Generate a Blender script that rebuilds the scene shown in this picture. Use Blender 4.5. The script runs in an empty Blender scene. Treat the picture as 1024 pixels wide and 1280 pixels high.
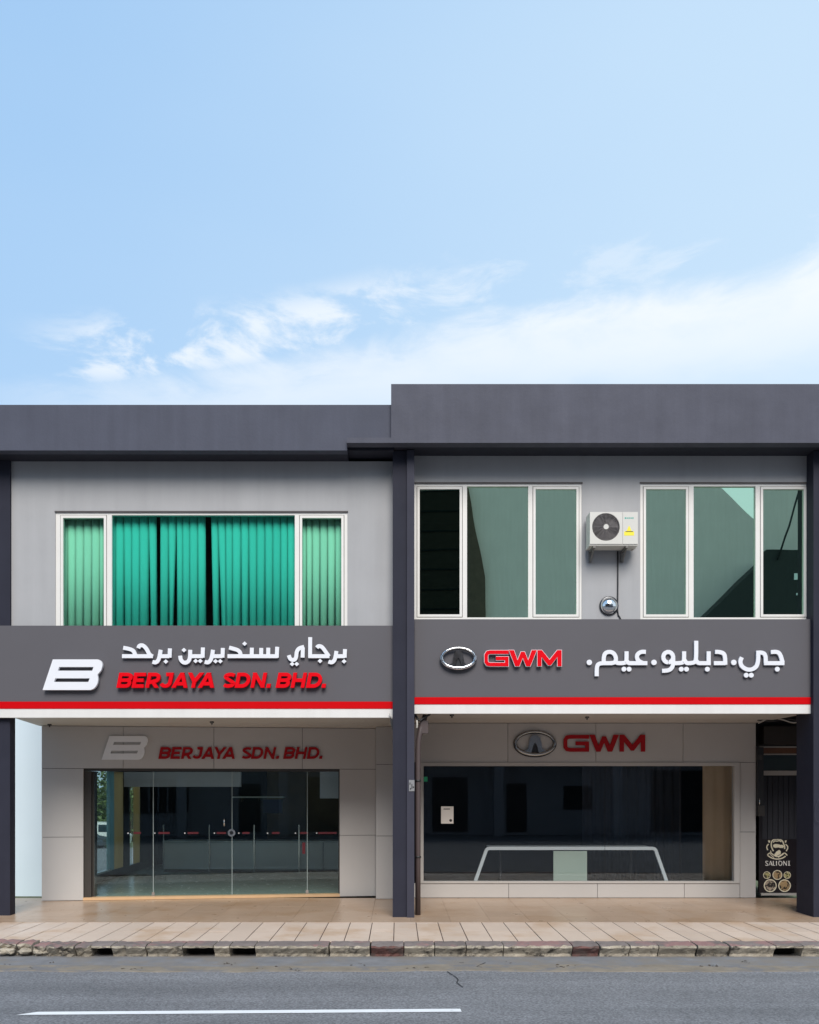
import bpy, bmesh, math, random
from mathutils import Vector
from mathutils.geometry import tessellate_polygon
random.seed(7)
scene = bpy.context.scene
COL = scene.collection
R = math.radians

# ------------------------------------------------------------------ camera
EYE = 2.0                      # eye height, metres
FPX = 1100.0                   # focal length in photo pixels
CX, CY = 497.0, 985.0          # vanishing point in photo pixels
cd = bpy.data.cameras.new('camera')
cam = bpy.data.objects.new('camera', cd)
COL.objects.link(cam)
cam.location = (0, 0, EYE)
cam.rotation_euler = (R(90), 0, 0)
cd.sensor_fit = 'VERTICAL'
cd.sensor_height = 36.0
cd.lens = 36.0 * FPX / 1280.0
cd.shift_x = (512 - CX) / 1280.0
cd.shift_y = (CY - 640) / 1280.0
cd.clip_start = 0.05
cd.clip_end = 3000
scene.camera = cam

# ------------------------------------------------------------------ light
SUN_EL, SUN_AZ = 43.0, 174.0    # azimuth measured clockwise from +Y
sd = Vector((math.sin(R(SUN_AZ)) * math.cos(R(SUN_EL)), math.cos(R(SUN_AZ)) * math.cos(R(SUN_EL)), math.sin(R(SUN_EL))))
sl = bpy.data.lights.new('sun', 'SUN')
sl.energy = 3.7
sl.angle = R(32)
sl.color = (1.0, 0.95, 0.88)
sun = bpy.data.objects.new('sun', sl)
COL.objects.link(sun)
sun.rotation_euler = sd.to_track_quat('Z', 'Y').to_euler()
sun.location = (8, -10, 30)

world = bpy.data.worlds.new('World')
scene.world = world
world.use_nodes = True


def build_world():
    nt = world.node_tree
    N, L = nt.nodes, nt.links
    N.clear()
    def n(t, **k):
        x = N.new(t)
        for a, b in k.items():
            setattr(x, a, b)
        return x
    def m(op, a, b=None, c=None, clamp=False):
        x = n('ShaderNodeMath', operation=op, use_clamp=clamp)
        for i, v in enumerate((a, b, c)):
            if v is None:
                continue
            if isinstance(v, (int, float)):
                x.inputs[i].default_value = v
            else:
                L.new(v, x.inputs[i])
        return x.outputs[0]
    def sstep(v, a, b):
        x = n('ShaderNodeMapRange', interpolation_type='SMOOTHSTEP')
        L.new(v, x.inputs[0])
        x.inputs[1].default_value = a
        x.inputs[2].default_value = b
        return x.outputs[0]
    sky = n('ShaderNodeTexSky', sky_type='NISHITA')
    sky.sun_disc = False
    sky.sun_elevation = R(SUN_EL)
    sky.sun_rotation = R(SUN_AZ)
    sky.air_density = 1.0
    sky.dust_density = 0.6
    sky.ozone_density = 1.6
    tc = n('ShaderNodeTexCoord')
    sp = n('ShaderNodeSeparateXYZ')
    L.new(tc.outputs['Generated'], sp.inputs[0])
    X, Y, Z = sp.outputs
    el = m('MULTIPLY', m('ARCSINE', Z), 57.2958)
    hor = m('MAXIMUM', m('SQRT', m('ADD', m('MULTIPLY', X, X), m('MULTIPLY', Y, Y))), 0.001)
    sa = m('DIVIDE', X, hor)                       # sine of the azimuth, + to the right
    mp = n('ShaderNodeMapping')
    mp.inputs['Scale'].default_value = (1.0, 1.0, 2.6)
    mp.inputs['Rotation'].default_value = (0, R(-9), 0)
    L.new(tc.outputs['Generated'], mp.inputs[0])
    def noise(s, d, r, off=0.0, rough=0.55):
        x = n('ShaderNodeTexNoise', noise_dimensions='4D')
        x.inputs['Scale'].default_value = s
        x.inputs['Detail'].default_value = d
        x.inputs['Roughness'].default_value = rough
        x.inputs['W'].default_value = off
        x.inputs['Distortion'].default_value = r
        L.new(mp.outputs[0], x.inputs['Vector'])
        return x.outputs['Fac']
    n1 = noise(3.2, 8, 0.3, 1.7)
    n2 = noise(9.0, 8, 0.5, 4.2, 0.6)
    n3 = noise(1.6, 3, 0.0, 8.0)
    # long bank of thin cloud: its upper edge rises to the right
    edge0 = m('MINIMUM', m('ADD', m('MULTIPLY', sa, 11.0), 27.6), m('ADD', m('MULTIPLY', sa, 1.6), 28.4))
    edge = m('ADD', edge0, m('MULTIPLY', m('SUBTRACT', n1, 0.5), 2.6))
    edge = m('ADD', edge, m('MULTIPLY', m('SUBTRACT', n2, 0.5), 4.5))
    depth = m('SUBTRACT', edge, el)
    bank = m('MULTIPLY', sstep(depth, -0.3, 1.7), m('SUBTRACT', 1.0, m('MULTIPLY', sstep(depth, 2.2, 6.5), 0.78)))
    dens = m('ADD', 0.50, m('MULTIPLY', sstep(sa, -0.30, 0.35), 0.34))
    bank = m('MULTIPLY', bank, m('MULTIPLY', dens, sstep(sa, -0.52, -0.20)))
    bank = m('MULTIPLY', bank, m('ADD', 0.42, m('MULTIPLY', n2, 1.1)), clamp=True)
    # loose puffs above the bank
    d0 = m('SUBTRACT', el, edge0)
    band = m('MULTIPLY', sstep(d0, -1.2, 0.3), m('SUBTRACT', 1.0, sstep(d0, 1.6, 3.6)))
    puff = m('MULTIPLY', sstep(m('ADD', m('MULTIPLY', n2, 0.65), m('MULTIPLY', n1, 0.35)), 0.495, 0.59), band)
    puff = m('MULTIPLY', m('MULTIPLY', puff, m('MULTIPLY', sstep(sa, -0.42, -0.30), m('SUBTRACT', 1.0, m('MULTIPLY', sstep(sa, -0.1, 0.25), 0.6)))), 0.75)
    cl = m('MAXIMUM', bank, puff)
    # thin veil, thicker towards the sun and the horizon
    veil = m('ADD', m('MULTIPLY', sstep(sa, -0.5, 0.5), 0.56), m('MULTIPLY', m('SUBTRACT', 1.0, sstep(el, 5, 50)), 0.30))
    veil = m('ADD', veil, m('MULTIPLY', m('SUBTRACT', n3, 0.5), 0.30), clamp=True)
    veil = m('MULTIPLY', veil, 1.0, clamp=True)
    # lift the blue with thin high air light so it is as pale as in the photograph
    mix0 = n('ShaderNodeMix', data_type='RGBA')
    mix0.inputs[0].default_value = SKY_PALE
    L.new(sky.outputs[0], mix0.inputs[6])
    mix0.inputs[7].default_value = SKY_BLUE
    mix1 = n('ShaderNodeMix', data_type='RGBA')
    L.new(veil, mix1.inputs[0])
    L.new(mix0.outputs[2], mix1.inputs[6])
    mix1.inputs[7].default_value = SKY_VEIL
    mix2 = n('ShaderNodeMix', data_type='RGBA')
    L.new(cl, mix2.inputs[0])
    L.new(mix1.outputs[2], mix2.inputs[6])
    mix2.inputs[7].default_value = SKY_CLOUD
    bg = n('ShaderNodeBackground')
    bg.inputs['Strength'].default_value = 0.12
    L.new(mix2.outputs[2], bg.inputs['Color'])
    out = n('ShaderNodeOutputWorld')
    L.new(bg.outputs[0], out.inputs[0])


SKY_PALE = 0.85
SKY_BLUE = (3.3, 5.5, 8.4, 1)
SKY_VEIL = (6.0, 7.4, 8.5, 1)
SKY_CLOUD = (8.0, 8.35, 8.7, 1)
build_world()

vs = scene.view_settings
vs.view_transform = 'Standard'
vs.look = 'None'
vs.exposure = 0.0
vs.gamma = 1.0
vs.use_curve_mapping = False
scene.render.film_transparent = False
scene.cycles.transparent_max_bounces = 24
scene.cycles.max_bounces = 10

# ------------------------------------------------------------------ materials


def mat(name, col, rough=0.6, metal=0.0, var=0.0, vscale=3.0, bump=0.0, bscale=60.0, streak=0.0, dirt=None,
        dirt_scale=1.2, dirt_lo=0.55, dirt_hi=0.72, rnd=0.0, spec=0.5, coat=0.0):
    m = bpy.data.materials.new(name)
    m.use_nodes = True
    nt = m.node_tree
    N, L = nt.nodes, nt.links
    p = N['Principled BSDF']
    p.inputs['Roughness'].default_value = rough
    p.inputs['Metallic'].default_value = metal
    p.inputs['Specular IOR Level'].default_value = spec
    if coat:
        p.inputs['Coat Weight'].default_value = coat
    c4 = (col[0], col[1], col[2], 1)
    p.inputs['Base Color'].default_value = c4
    if not (var or streak or dirt or rnd or bump):
        return m
    geo = N.new('ShaderNodeNewGeometry')
    pos = geo.outputs['Position']
    def noise(sc, det=5, scale_vec=None, rough_=0.6):
        x = N.new('ShaderNodeTexNoise')
        x.inputs['Scale'].default_value = sc
        x.inputs['Detail'].default_value = det
        x.inputs['Roughness'].default_value = rough_
        if scale_vec:
            mp = N.new('ShaderNodeMapping')
            mp.inputs['Scale'].default_value = scale_vec
            L.new(pos, mp.inputs[0])
            L.new(mp.outputs[0], x.inputs['Vector'])
        else:
            L.new(pos, x.inputs['Vector'])
        return x.outputs['Fac']
    cur = None
    def scale_color(fac_sock, amount, cur):
        mr = N.new('ShaderNodeMapRange')
        mr.inputs[1].default_value = 0.25
        mr.inputs[2].default_value = 0.75
        mr.inputs[3].default_value = 1 - amount
        mr.inputs[4].default_value = 1 + amount
        L.new(fac_sock, mr.inputs[0])
        mx = N.new('ShaderNodeVectorMath')
        mx.operation = 'SCALE'
        if cur is None:
            mx.inputs[0].default_value = col[:3]
        else:
            L.new(cur, mx.inputs[0])
        L.new(mr.outputs[0], mx.inputs['Scale'])
        return mx.outputs[0]
    if var:
        cur = scale_color(noise(vscale), var, cur)
    if streak:
        cur = scale_color(noise(1.0, 6, (5.0, 5.0, 0.35)), streak, cur)
    if rnd:
        oi = N.new('ShaderNodeObjectInfo')
        mr = N.new('ShaderNodeMapRange')
        mr.inputs[3].default_value = 0.25
        mr.inputs[4].default_value = 0.75
        L.new(oi.outputs['Random'], mr.inputs[0])
        cur = scale_color(mr.outputs[0], rnd, cur)
    if dirt:
        f = noise(dirt_scale, 7, None, 0.65)
        ss = N.new('ShaderNodeMapRange')
        ss.interpolation_type = 'SMOOTHSTEP'
        ss.inputs[1].default_value = dirt_lo
        ss.inputs[2].default_value = dirt_hi
        L.new(f, ss.inputs[0])
        mx = N.new('ShaderNodeMix')
        mx.data_type = 'RGBA'
        L.new(ss.outputs[0], mx.inputs[0])
        if cur is None:
            mx.inputs[6].default_value = c4
        else:
            L.new(cur, mx.inputs[6])
        mx.inputs[7].default_value = (dirt[0], dirt[1], dirt[2], 1)
        cur = mx.outputs[2]
    if cur is not None:
        L.new(cur, p.inputs['Base Color'])
    if var:
        rr = N.new('ShaderNodeMapRange')
        rr.inputs[3].default_value = max(0.02, rough - 0.08)
        rr.inputs[4].default_value = min(1, rough + 0.08)
        L.new(noise(vscale * 2.3), rr.inputs[0])
        L.new(rr.outputs[0], p.inputs['Roughness'])
    if bump:
        b = N.new('ShaderNodeBump')
        b.inputs['Strength'].default_value = 1.0
        b.inputs['Distance'].default_value = bump
        L.new(noise(bscale, 4), b.inputs['Height'])
        L.new(b.outputs[0], p.inputs['Normal'])
    return m


def glass(name, tint, refl, rcol=(1, 1, 1), wav=0.0):
    """thin pane: coloured see-through mixed with a mirror reflection that grows at grazing angles"""
    m = bpy.data.materials.new(name)
    m.use_nodes = True
    nt = m.node_tree
    N, L = nt.nodes, nt.links
    N.clear()
    t = N.new('ShaderNodeBsdfTransparent')
    t.inputs[0].default_value = (*tint, 1)
    g = N.new('ShaderNodeBsdfGlossy')
    g.inputs['Color'].default_value = (*rcol, 1)
    g.inputs['Roughness'].default_value = 0.0
    # Schlick reflectance, the same from both faces of the pane
    gg = N.new('ShaderNodeNewGeometry')
    dt = N.new('ShaderNodeVectorMath')
    dt.operation = 'DOT_PRODUCT'
    L.new(gg.outputs['Incoming'], dt.inputs[0])
    L.new(gg.outputs['Normal'], dt.inputs[1])
    def mm(op, a, b=None):
        x = N.new('ShaderNodeMath')
        x.operation = op
        x.use_clamp = op == 'ADD'
        for i, v in enumerate((a, b)):
            if isinstance(v, (int, float)):
                x.inputs[i].default_value = v
            elif v is not None:
                L.new(v, x.inputs[i])
        return x.outputs[0]
    c_ = mm('ABSOLUTE', dt.outputs['Value'])
    p5 = mm('POWER', mm('SUBTRACT', 1.0, c_), 5.0)
    fac = mm('ADD', mm('MULTIPLY', p5, 0.96 - refl), 0.03 + refl)
    mx = N.new('ShaderNodeMixShader')
    L.new(fac, mx.inputs[0])
    L.new(t.outputs[0], mx.inputs[1])
    L.new(g.outputs[0], mx.inputs[2])
    if wav:
        geo = N.new('ShaderNodeNewGeometry')
        x = N.new('ShaderNodeTexNoise')
        x.inputs['Scale'].default_value = 0.9
        x.inputs['Detail'].default_value = 1
        L.new(geo.outputs['Position'], x.inputs['Vector'])
        b = N.new('ShaderNodeBump')
        b.inputs['Distance'].default_value = wav
        L.new(x.outputs['Fac'], b.inputs['Height'])
        L.new(b.outputs[0], g.inputs['Normal'])
    o = N.new('ShaderNodeOutputMaterial')
    L.new(mx.outputs[0], o.inputs[0])
    return m


M = {}
M['wall'] = mat('grey render', (0.37, 0.365, 0.372), 0.75, var=0.045, vscale=1.5, streak=0.055, bump=0.0015, bscale=90)
M['fascia'] = mat('slate paint', (0.073, 0.077, 0.105), 0.6, var=0.09, vscale=1.4, streak=0.10, bump=0.0015, spec=0.2, bscale=26)
M['fascia_r'] = mat('slate paint weathered', (0.082, 0.083, 0.108), 0.6, var=0.12, vscale=1.8, streak=0.10, bump=0.0018, spec=0.2, bscale=22)
M['soffit_dark'] = mat('dark soffit', (0.018, 0.019, 0.032), 0.7, var=0.05)
M['column'] = mat('dark column paint', (0.028, 0.0285, 0.042), 0.6, spec=0.12, var=0.09, vscale=2.2, streak=0.06, bump=0.001, bscale=60)
M['fin'] = mat('column trim paint', (0.046, 0.046, 0.064), 0.6, spec=0.12, var=0.07, vscale=2.2, streak=0.06)
M['sign'] = mat('charcoal sign sheet', (0.104, 0.098, 0.108), 0.5, spec=0.25, var=0.035, vscale=0.9)
M['red'] = mat('red acrylic', (0.72, 0.001, 0.008), 0.6, spec=0.08, var=0.03)
M['redstripe'] = mat('red stripe vinyl', (0.56, 0.001, 0.004), 0.6, spec=0.08, var=0.04, vscale=2)
M['white'] = mat('white acrylic', (0.76, 0.76, 0.80), 0.35, var=0.02)
M['whitestripe'] = mat('white sign trim', (0.69, 0.665, 0.64), 0.45, var=0.03, vscale=2, streak=0.04)
M['letterback'] = mat('letter return', (0.02, 0.02, 0.024), 0.4, var=0.05)
M['chrome'] = mat('chrome', (0.72, 0.72, 0.73), 0.12, metal=1.0, var=0.02)
M['chrome_dark'] = mat('dark chrome', (0.10, 0.10, 0.105), 0.25, metal=1.0, var=0.02)
M['silver'] = mat('brushed silver', (0.40, 0.40, 0.41), 0.35, metal=0.6, var=0.04)
M['frame'] = mat('ivory window frame', (0.74, 0.71, 0.67), 0.4, var=0.03, vscale=4)
M['seal'] = mat('window seal and groove shade', (0.06, 0.05, 0.05), 0.6, var=0.1)
M['clad'] = mat('composite cladding panel', (0.475, 0.45, 0.43), 0.45, var=0.03, vscale=1.3, rnd=0.02)
M['joint'] = mat('panel joint', (0.035, 0.034, 0.033), 0.8, var=0.1)
M['soffit'] = mat('soffit board', (0.52, 0.49, 0.455), 0.6, var=0.04, vscale=1.1)
M['tint'] = glass('green tinted glass', (0.695, 0.915, 0.835), 0.0, wav=0.0006)
M['tint_deep'] = glass('deep green glass', (0.45, 0.855, 0.80), 0.0, wav=0.0006)
M['mirror_glass'] = glass('reflective green glass', (0.35, 0.55, 0.48), 0.72, (0.68, 0.95, 0.71), wav=0.0008)
M['mirror_dim'] = glass('dark green glass', (0.35, 0.5, 0.46), 0.20, (0.36, 0.62, 0.5), wav=0.0008)
M['shopglass'] = glass('shopfront glass', (0.90, 0.95, 0.93), 0.01, (0.85, 0.95, 1.0), wav=0.0006)
M['darkglass'] = glass('dark shop glass', (0.91, 0.93, 0.94), 0.006, (0.9, 0.95, 1.0), wav=0.0006)
M['slat'] = mat('blind fabric', (0.74, 0.77, 0.73), 0.8, rnd=0.05, bump=0.0003, bscale=300)
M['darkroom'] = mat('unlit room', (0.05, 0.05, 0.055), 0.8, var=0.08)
M['blackmetal'] = mat('black metal', (0.018, 0.018, 0.02), 0.45, var=0.1)
M['bronze'] = mat('bronze aluminium', (0.045, 0.040, 0.036), 0.4, var=0.06, vscale=4)
M['sillwood'] = mat('tan threshold', (0.62, 0.40, 0.22), 0.5, var=0.08, vscale=5)
M['beige'] = mat('beige curtain', (0.86, 0.66, 0.46), 0.8, var=0.06)
M['tealfloor'] = mat('shop floor tile', (0.38, 0.47, 0.45), 0.25, var=0.06)
M['counter'] = mat('white counter board', (0.84, 0.86, 0.87), 0.4, var=0.03)
M['navy'] = mat('navy board', (0.02, 0.03, 0.09), 0.4, var=0.04)
M['brown'] = mat('brown timber wall', (0.22, 0.165, 0.11), 0.6, var=0.15, vscale=3)
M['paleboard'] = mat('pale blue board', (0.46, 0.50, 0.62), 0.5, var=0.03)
M['screen'] = mat('screen', (0.012, 0.014, 0.06), 0.15, var=0.05)
M['steel'] = mat('polished steel', (0.62, 0.62, 0.62), 0.22, metal=1.0, var=0.02)
M['decal_red'] = mat('red glass film', (0.11, 0.004, 0.012), 0.5, var=0.04)
M['decal_white'] = mat('white glass film', (0.8, 0.8, 0.8), 0.5, var=0.04)
M['deskwhite'] = mat('white powder coat', (0.80, 0.82, 0.82), 0.35, var=0.02)
M['frosted'] = mat('frosted panel', (0.50, 0.58, 0.48), 0.45, var=0.03)
M['paper'] = mat('paper', (0.80, 0.74, 0.68), 0.8, var=0.04)
M['ink'] = mat('ink', (0.05, 0.04, 0.04), 0.8, var=0.1)
M['green'] = mat('green sticker', (0.03, 0.42, 0.20), 0.5, var=0.05)
M['gold'] = mat('cream gold print', (0.88, 0.80, 0.60), 0.5, var=0.10, vscale=30)
M['blackpanel'] = mat('black door panel', (0.012, 0.009, 0.013), 0.3, var=0.1)
M['casing'] = mat('ac casing paint', (0.61, 0.585, 0.54), 0.45, var=0.03, vscale=5)
M['grille'] = mat('ac grille', (0.15, 0.135, 0.135), 0.5, var=0.05)
M['fanblade'] = mat('fan blade', (0.21, 0.19, 0.19), 0.5, var=0.05)
M['yellow'] = mat('yellow sticker', (0.85, 0.72, 0.04), 0.5, var=0.03)
M['teal'] = mat('teal print', (0.06, 0.36, 0.30), 0.5, var=0.05)
M['cable'] = mat('black cable', (0.02, 0.02, 0.022), 0.5, var=0.05)
M['whitecable'] = mat('pale cable', (0.55, 0.52, 0.48), 0.5, var=0.05)
M['pipe'] = mat('brown pipe', (0.075, 0.055, 0.055), 0.45, var=0.1, vscale=4)
M['skypanel'] = mat('sky stand-in blue', (0.76, 0.86, 0.92), 0.6, var=0.02, vscale=0.8)
M['leaf'] = mat('leaves', (0.11, 0.16, 0.05), 0.6, rnd=0.1, var=0.5, vscale=0.9)
M['bark'] = mat('bark', (0.10, 0.075, 0.05), 0.9, var=0.25, vscale=6)
M['carwhite'] = mat('white car paint', (0.78, 0.80, 0.80), 0.3, coat=0.6, var=0.01)
M['cardark'] = mat('dark car paint', (0.05, 0.06, 0.075), 0.3, coat=0.6, var=0.02)
M['carglass'] = mat('car window', (0.03, 0.05, 0.06), 0.08, var=0.02)
M['tyre'] = mat('tyre', (0.02, 0.02, 0.02), 0.8, var=0.1)
M['oppwall'] = mat('opposite render', (0.72, 0.60, 0.58), 0.8, var=0.05, vscale=0.5, streak=0.05)
M['oppbrick'] = mat('opposite brown brick', (0.09, 0.055, 0.04), 0.85, var=0.2, vscale=2)
M['opproof'] = mat('opposite dark roof', (0.012, 0.014, 0.016), 0.7, var=0.1)
M['oppgrey'] = mat('opposite grey wall', (0.29, 0.295, 0.32), 0.8, var=0.06, vscale=0.6)


def tile_mat(name, base, warm, rough):
    m = mat(name, base, rough, var=0.05, vscale=1.7, rnd=0.05, dirt=warm, dirt_scale=1.1, dirt_lo=0.47, dirt_hi=0.68, bump=0.0004, bscale=40)
    return m


M['tile'] = tile_mat('pale beige paving tile', (0.60, 0.475, 0.385), (0.52, 0.37, 0.26), 0.45)
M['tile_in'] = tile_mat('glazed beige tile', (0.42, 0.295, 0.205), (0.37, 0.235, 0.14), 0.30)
M['grout'] = mat('dark grout', (0.085, 0.055, 0.045), 0.9, var=0.2, vscale=8)


def ground_mats():
    # asphalt: fine bright aggregate, wheel-track bands along the road
    m = mat('asphalt', (0.155, 0.154, 0.163), 0.8, var=0.10, vscale=0.9, bump=0.004, bscale=140)
    nt = m.node_tree
    N, L = nt.nodes, nt.links
    p = N['Principled BSDF']
    cur = p.inputs['Base Color'].links[0].from_socket
    geo = N.new('ShaderNodeNewGeometry')
    nz = N.new('ShaderNodeTexNoise')
    nz.inputs['Scale'].default_value = 42
    nz.inputs['Detail'].default_value = 3
    L.new(geo.outputs['Position'], nz.inputs['Vector'])
    mr = N.new('ShaderNodeMapRange')
    mr.inputs[1].default_value = 0.3
    mr.inputs[2].default_value = 0.7
    mr.inputs[3].default_value = 0.55
    mr.inputs[4].default_value = 1.45
    L.new(nz.outputs['Fac'], mr.inputs[0])
    mp = N.new('ShaderNodeMapping')
    mp.inputs['Scale'].default_value = (0.12, 1.3, 1)
    L.new(geo.outputs['Position'], mp.inputs[0])
    n2 = N.new('ShaderNodeTexNoise')
    n2.inputs['Scale'].default_value = 1.6
    n2.inputs['Detail'].default_value = 6
    L.new(mp.outputs[0], n2.inputs['Vector'])
    m2 = N.new('ShaderNodeMapRange')
    m2.inputs[1].default_value = 0.3
    m2.inputs[2].default_value = 0.7
    m2.inputs[3].default_value = 0.80
    m2.inputs[4].default_value = 1.2
    L.new(n2.outputs['Fac'], m2.inputs[0])
    mu = N.new('ShaderNodeMath')
    mu.operation = 'MULTIPLY'
    L.new(mr.outputs[0], mu.inputs[0])
    L.new(m2.outputs[0], mu.inputs[1])
    v = N.new('ShaderNodeVectorMath')
    v.operation = 'SCALE'
    L.new(cur, v.inputs[0])
    L.new(mu.outputs[0], v.inputs['Scale'])
    vo = N.new('ShaderNodeTexVoronoi')
    vo.inputs['Scale'].default_value = 38
    L.new(geo.outputs['Position'], vo.inputs['Vector'])
    sp = N.new('ShaderNodeMapRange')
    sp.inputs[1].default_value = 0.20
    sp.inputs[2].default_value = 0.10
    L.new(vo.outputs['Distance'], sp.inputs[0])
    wn = N.new('ShaderNodeSeparateColor')
    L.new(vo.outputs['Color'], wn.inputs[0])
    th = N.new('ShaderNodeMath')
    th.operation = 'GREATER_THAN'
    th.inputs[1].default_value = 0.55
    L.new(wn.outputs[0], th.inputs[0])
    mm = N.new('ShaderNodeMath')
    mm.operation = 'MULTIPLY'
    L.new(sp.outputs[0], mm.inputs[0])
    L.new(th.outputs[0], mm.inputs[1])
    mx = N.new('ShaderNodeMix')
    mx.data_type = 'RGBA'
    L.new(mm.outputs[0], mx.inputs[0])
    L.new(v.outputs[0], mx.inputs[6])
    mx.inputs[7].default_value = (0.33, 0.33, 0.35, 1)
    L.new(mx.outputs[2], p.inputs['Base Color'])
    M['asphalt'] = m
    M['gutter'] = mat('worn concrete gutter', (0.175, 0.172, 0.178), 0.85, var=0.2, vscale=5, dirt=(0.185, 0.165, 0.148),
                      dirt_scale=2.2, dirt_lo=0.42, dirt_hi=0.62, bump=0.004, bscale=70)
    M['silt'] = mat('sandy silt', (0.215, 0.18, 0.14), 0.95, var=0.22, vscale=4, dirt=(0.15, 0.145, 0.15), dirt_scale=3.0,
                    dirt_lo=0.45, dirt_hi=0.65, bump=0.006, bscale=60)
    M['line'] = mat('white road paint', (0.72, 0.72, 0.73), 0.7, var=0.05, vscale=6, dirt=(0.42, 0.42, 0.43), dirt_scale=9, dirt_lo=0.60, dirt_hi=0.75)
    M['kerb'] = mat('broken kerb concrete', (0.36, 0.315, 0.25), 0.95, var=0.30, vscale=9, dirt=(0.07, 0.06, 0.05),
                    dirt_scale=6.0, dirt_lo=0.52, dirt_hi=0.66, rnd=0.2, bump=0.012, bscale=45)
    M['kerbtop'] = mat('worn red kerb paint', (0.17, 0.138, 0.128), 0.9, var=0.22, vscale=6, dirt=(0.26, 0.145, 0.135),
                       dirt_scale=1.3, dirt_lo=0.49, dirt_hi=0.60, rnd=0.15, bump=0.006, bscale=50)
    M['kerbred'] = mat('red painted kerb', (0.15, 0.07, 0.06), 0.9, var=0.35, vscale=9, dirt=(0.12, 0.08, 0.07),
                       dirt_scale=5.0, dirt_lo=0.48, dirt_hi=0.60, bump=0.01, bscale=45)
    M['drain'] = mat('drain void', (0.01, 0.01, 0.01), 0.95, var=0.1)
    M['debris'] = mat('leaf litter', (0.07, 0.05, 0.03), 0.9, var=0.4, vscale=10)
    M['crack'] = mat('tar crack', (0.02, 0.02, 0.022), 0.9, var=0.1)
    M['earth'] = mat('grassy ground', (0.10, 0.12, 0.055), 0.95, var=0.3, vscale=0.3)


ground_mats()



def cloth(name, col):
    m = bpy.data.materials.new(name)
    m.use_nodes = True
    N, L = m.node_tree.nodes, m.node_tree.links
    p = N['Principled BSDF']
    p.inputs['Base Color'].default_value = (*col, 1)
    p.inputs['Roughness'].default_value = 0.9
    t = N.new('ShaderNodeBsdfTranslucent')
    t.inputs[0].default_value = (*col, 1)
    wv = N.new('ShaderNodeTexNoise')
    wv.inputs['Scale'].default_value = 6
    geo = N.new('ShaderNodeNewGeometry')
    mp = N.new('ShaderNodeMapping')
    mp.inputs['Scale'].default_value = (4, 4, 0.1)
    L.new(geo.outputs['Position'], mp.inputs[0])
    L.new(mp.outputs[0], wv.inputs['Vector'])
    mr = N.new('ShaderNodeMapRange')
    mr.inputs[1].default_value = 0.3
    mr.inputs[2].default_value = 0.7
    mr.inputs[3].default_value = 0.35
    mr.inputs[4].default_value = 0.8
    L.new(wv.outputs['Fac'], mr.inputs[0])
    mx = N.new('ShaderNodeMixShader')
    L.new(mr.outputs[0], mx.inputs[0])
    L.new(p.outputs[0], mx.inputs[1])
    L.new(t.outputs[0], mx.inputs[2])
    L.new(mx.outputs[0], N['Material Output'].inputs[0])
    return m


M['sheer'] = cloth('sheer tan cloth', (0.80, 0.62, 0.36))

# ------------------------------------------------------------------ mesh helpers


class Plane:
    """a vertical plane: u runs along it to the right, w is distance in front of it (towards the street)"""
    def __init__(s, x0, y0, ang=0.0):
        s.x0, s.y0, s.a = x0, y0, ang
        s.c, s.s = math.cos(ang), math.sin(ang)
    def at(s, u, w, z):
        return Vector((s.x0 + u * s.c + w * s.s, s.y0 + u * s.s - w * s.c, z))
    def px(s, px, py, w=0.0):
        """photo pixel -> (u, z) on the plane moved w towards the street"""
        k = (px - CX) / FPX
        ox, oy = s.x0 + w * s.s, s.y0 - w * s.c
        u = (k * oy - ox) / (s.c - k * s.s)
        y = oy + u * s.s
        return u, EYE + (CY - py) / FPX * y


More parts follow.
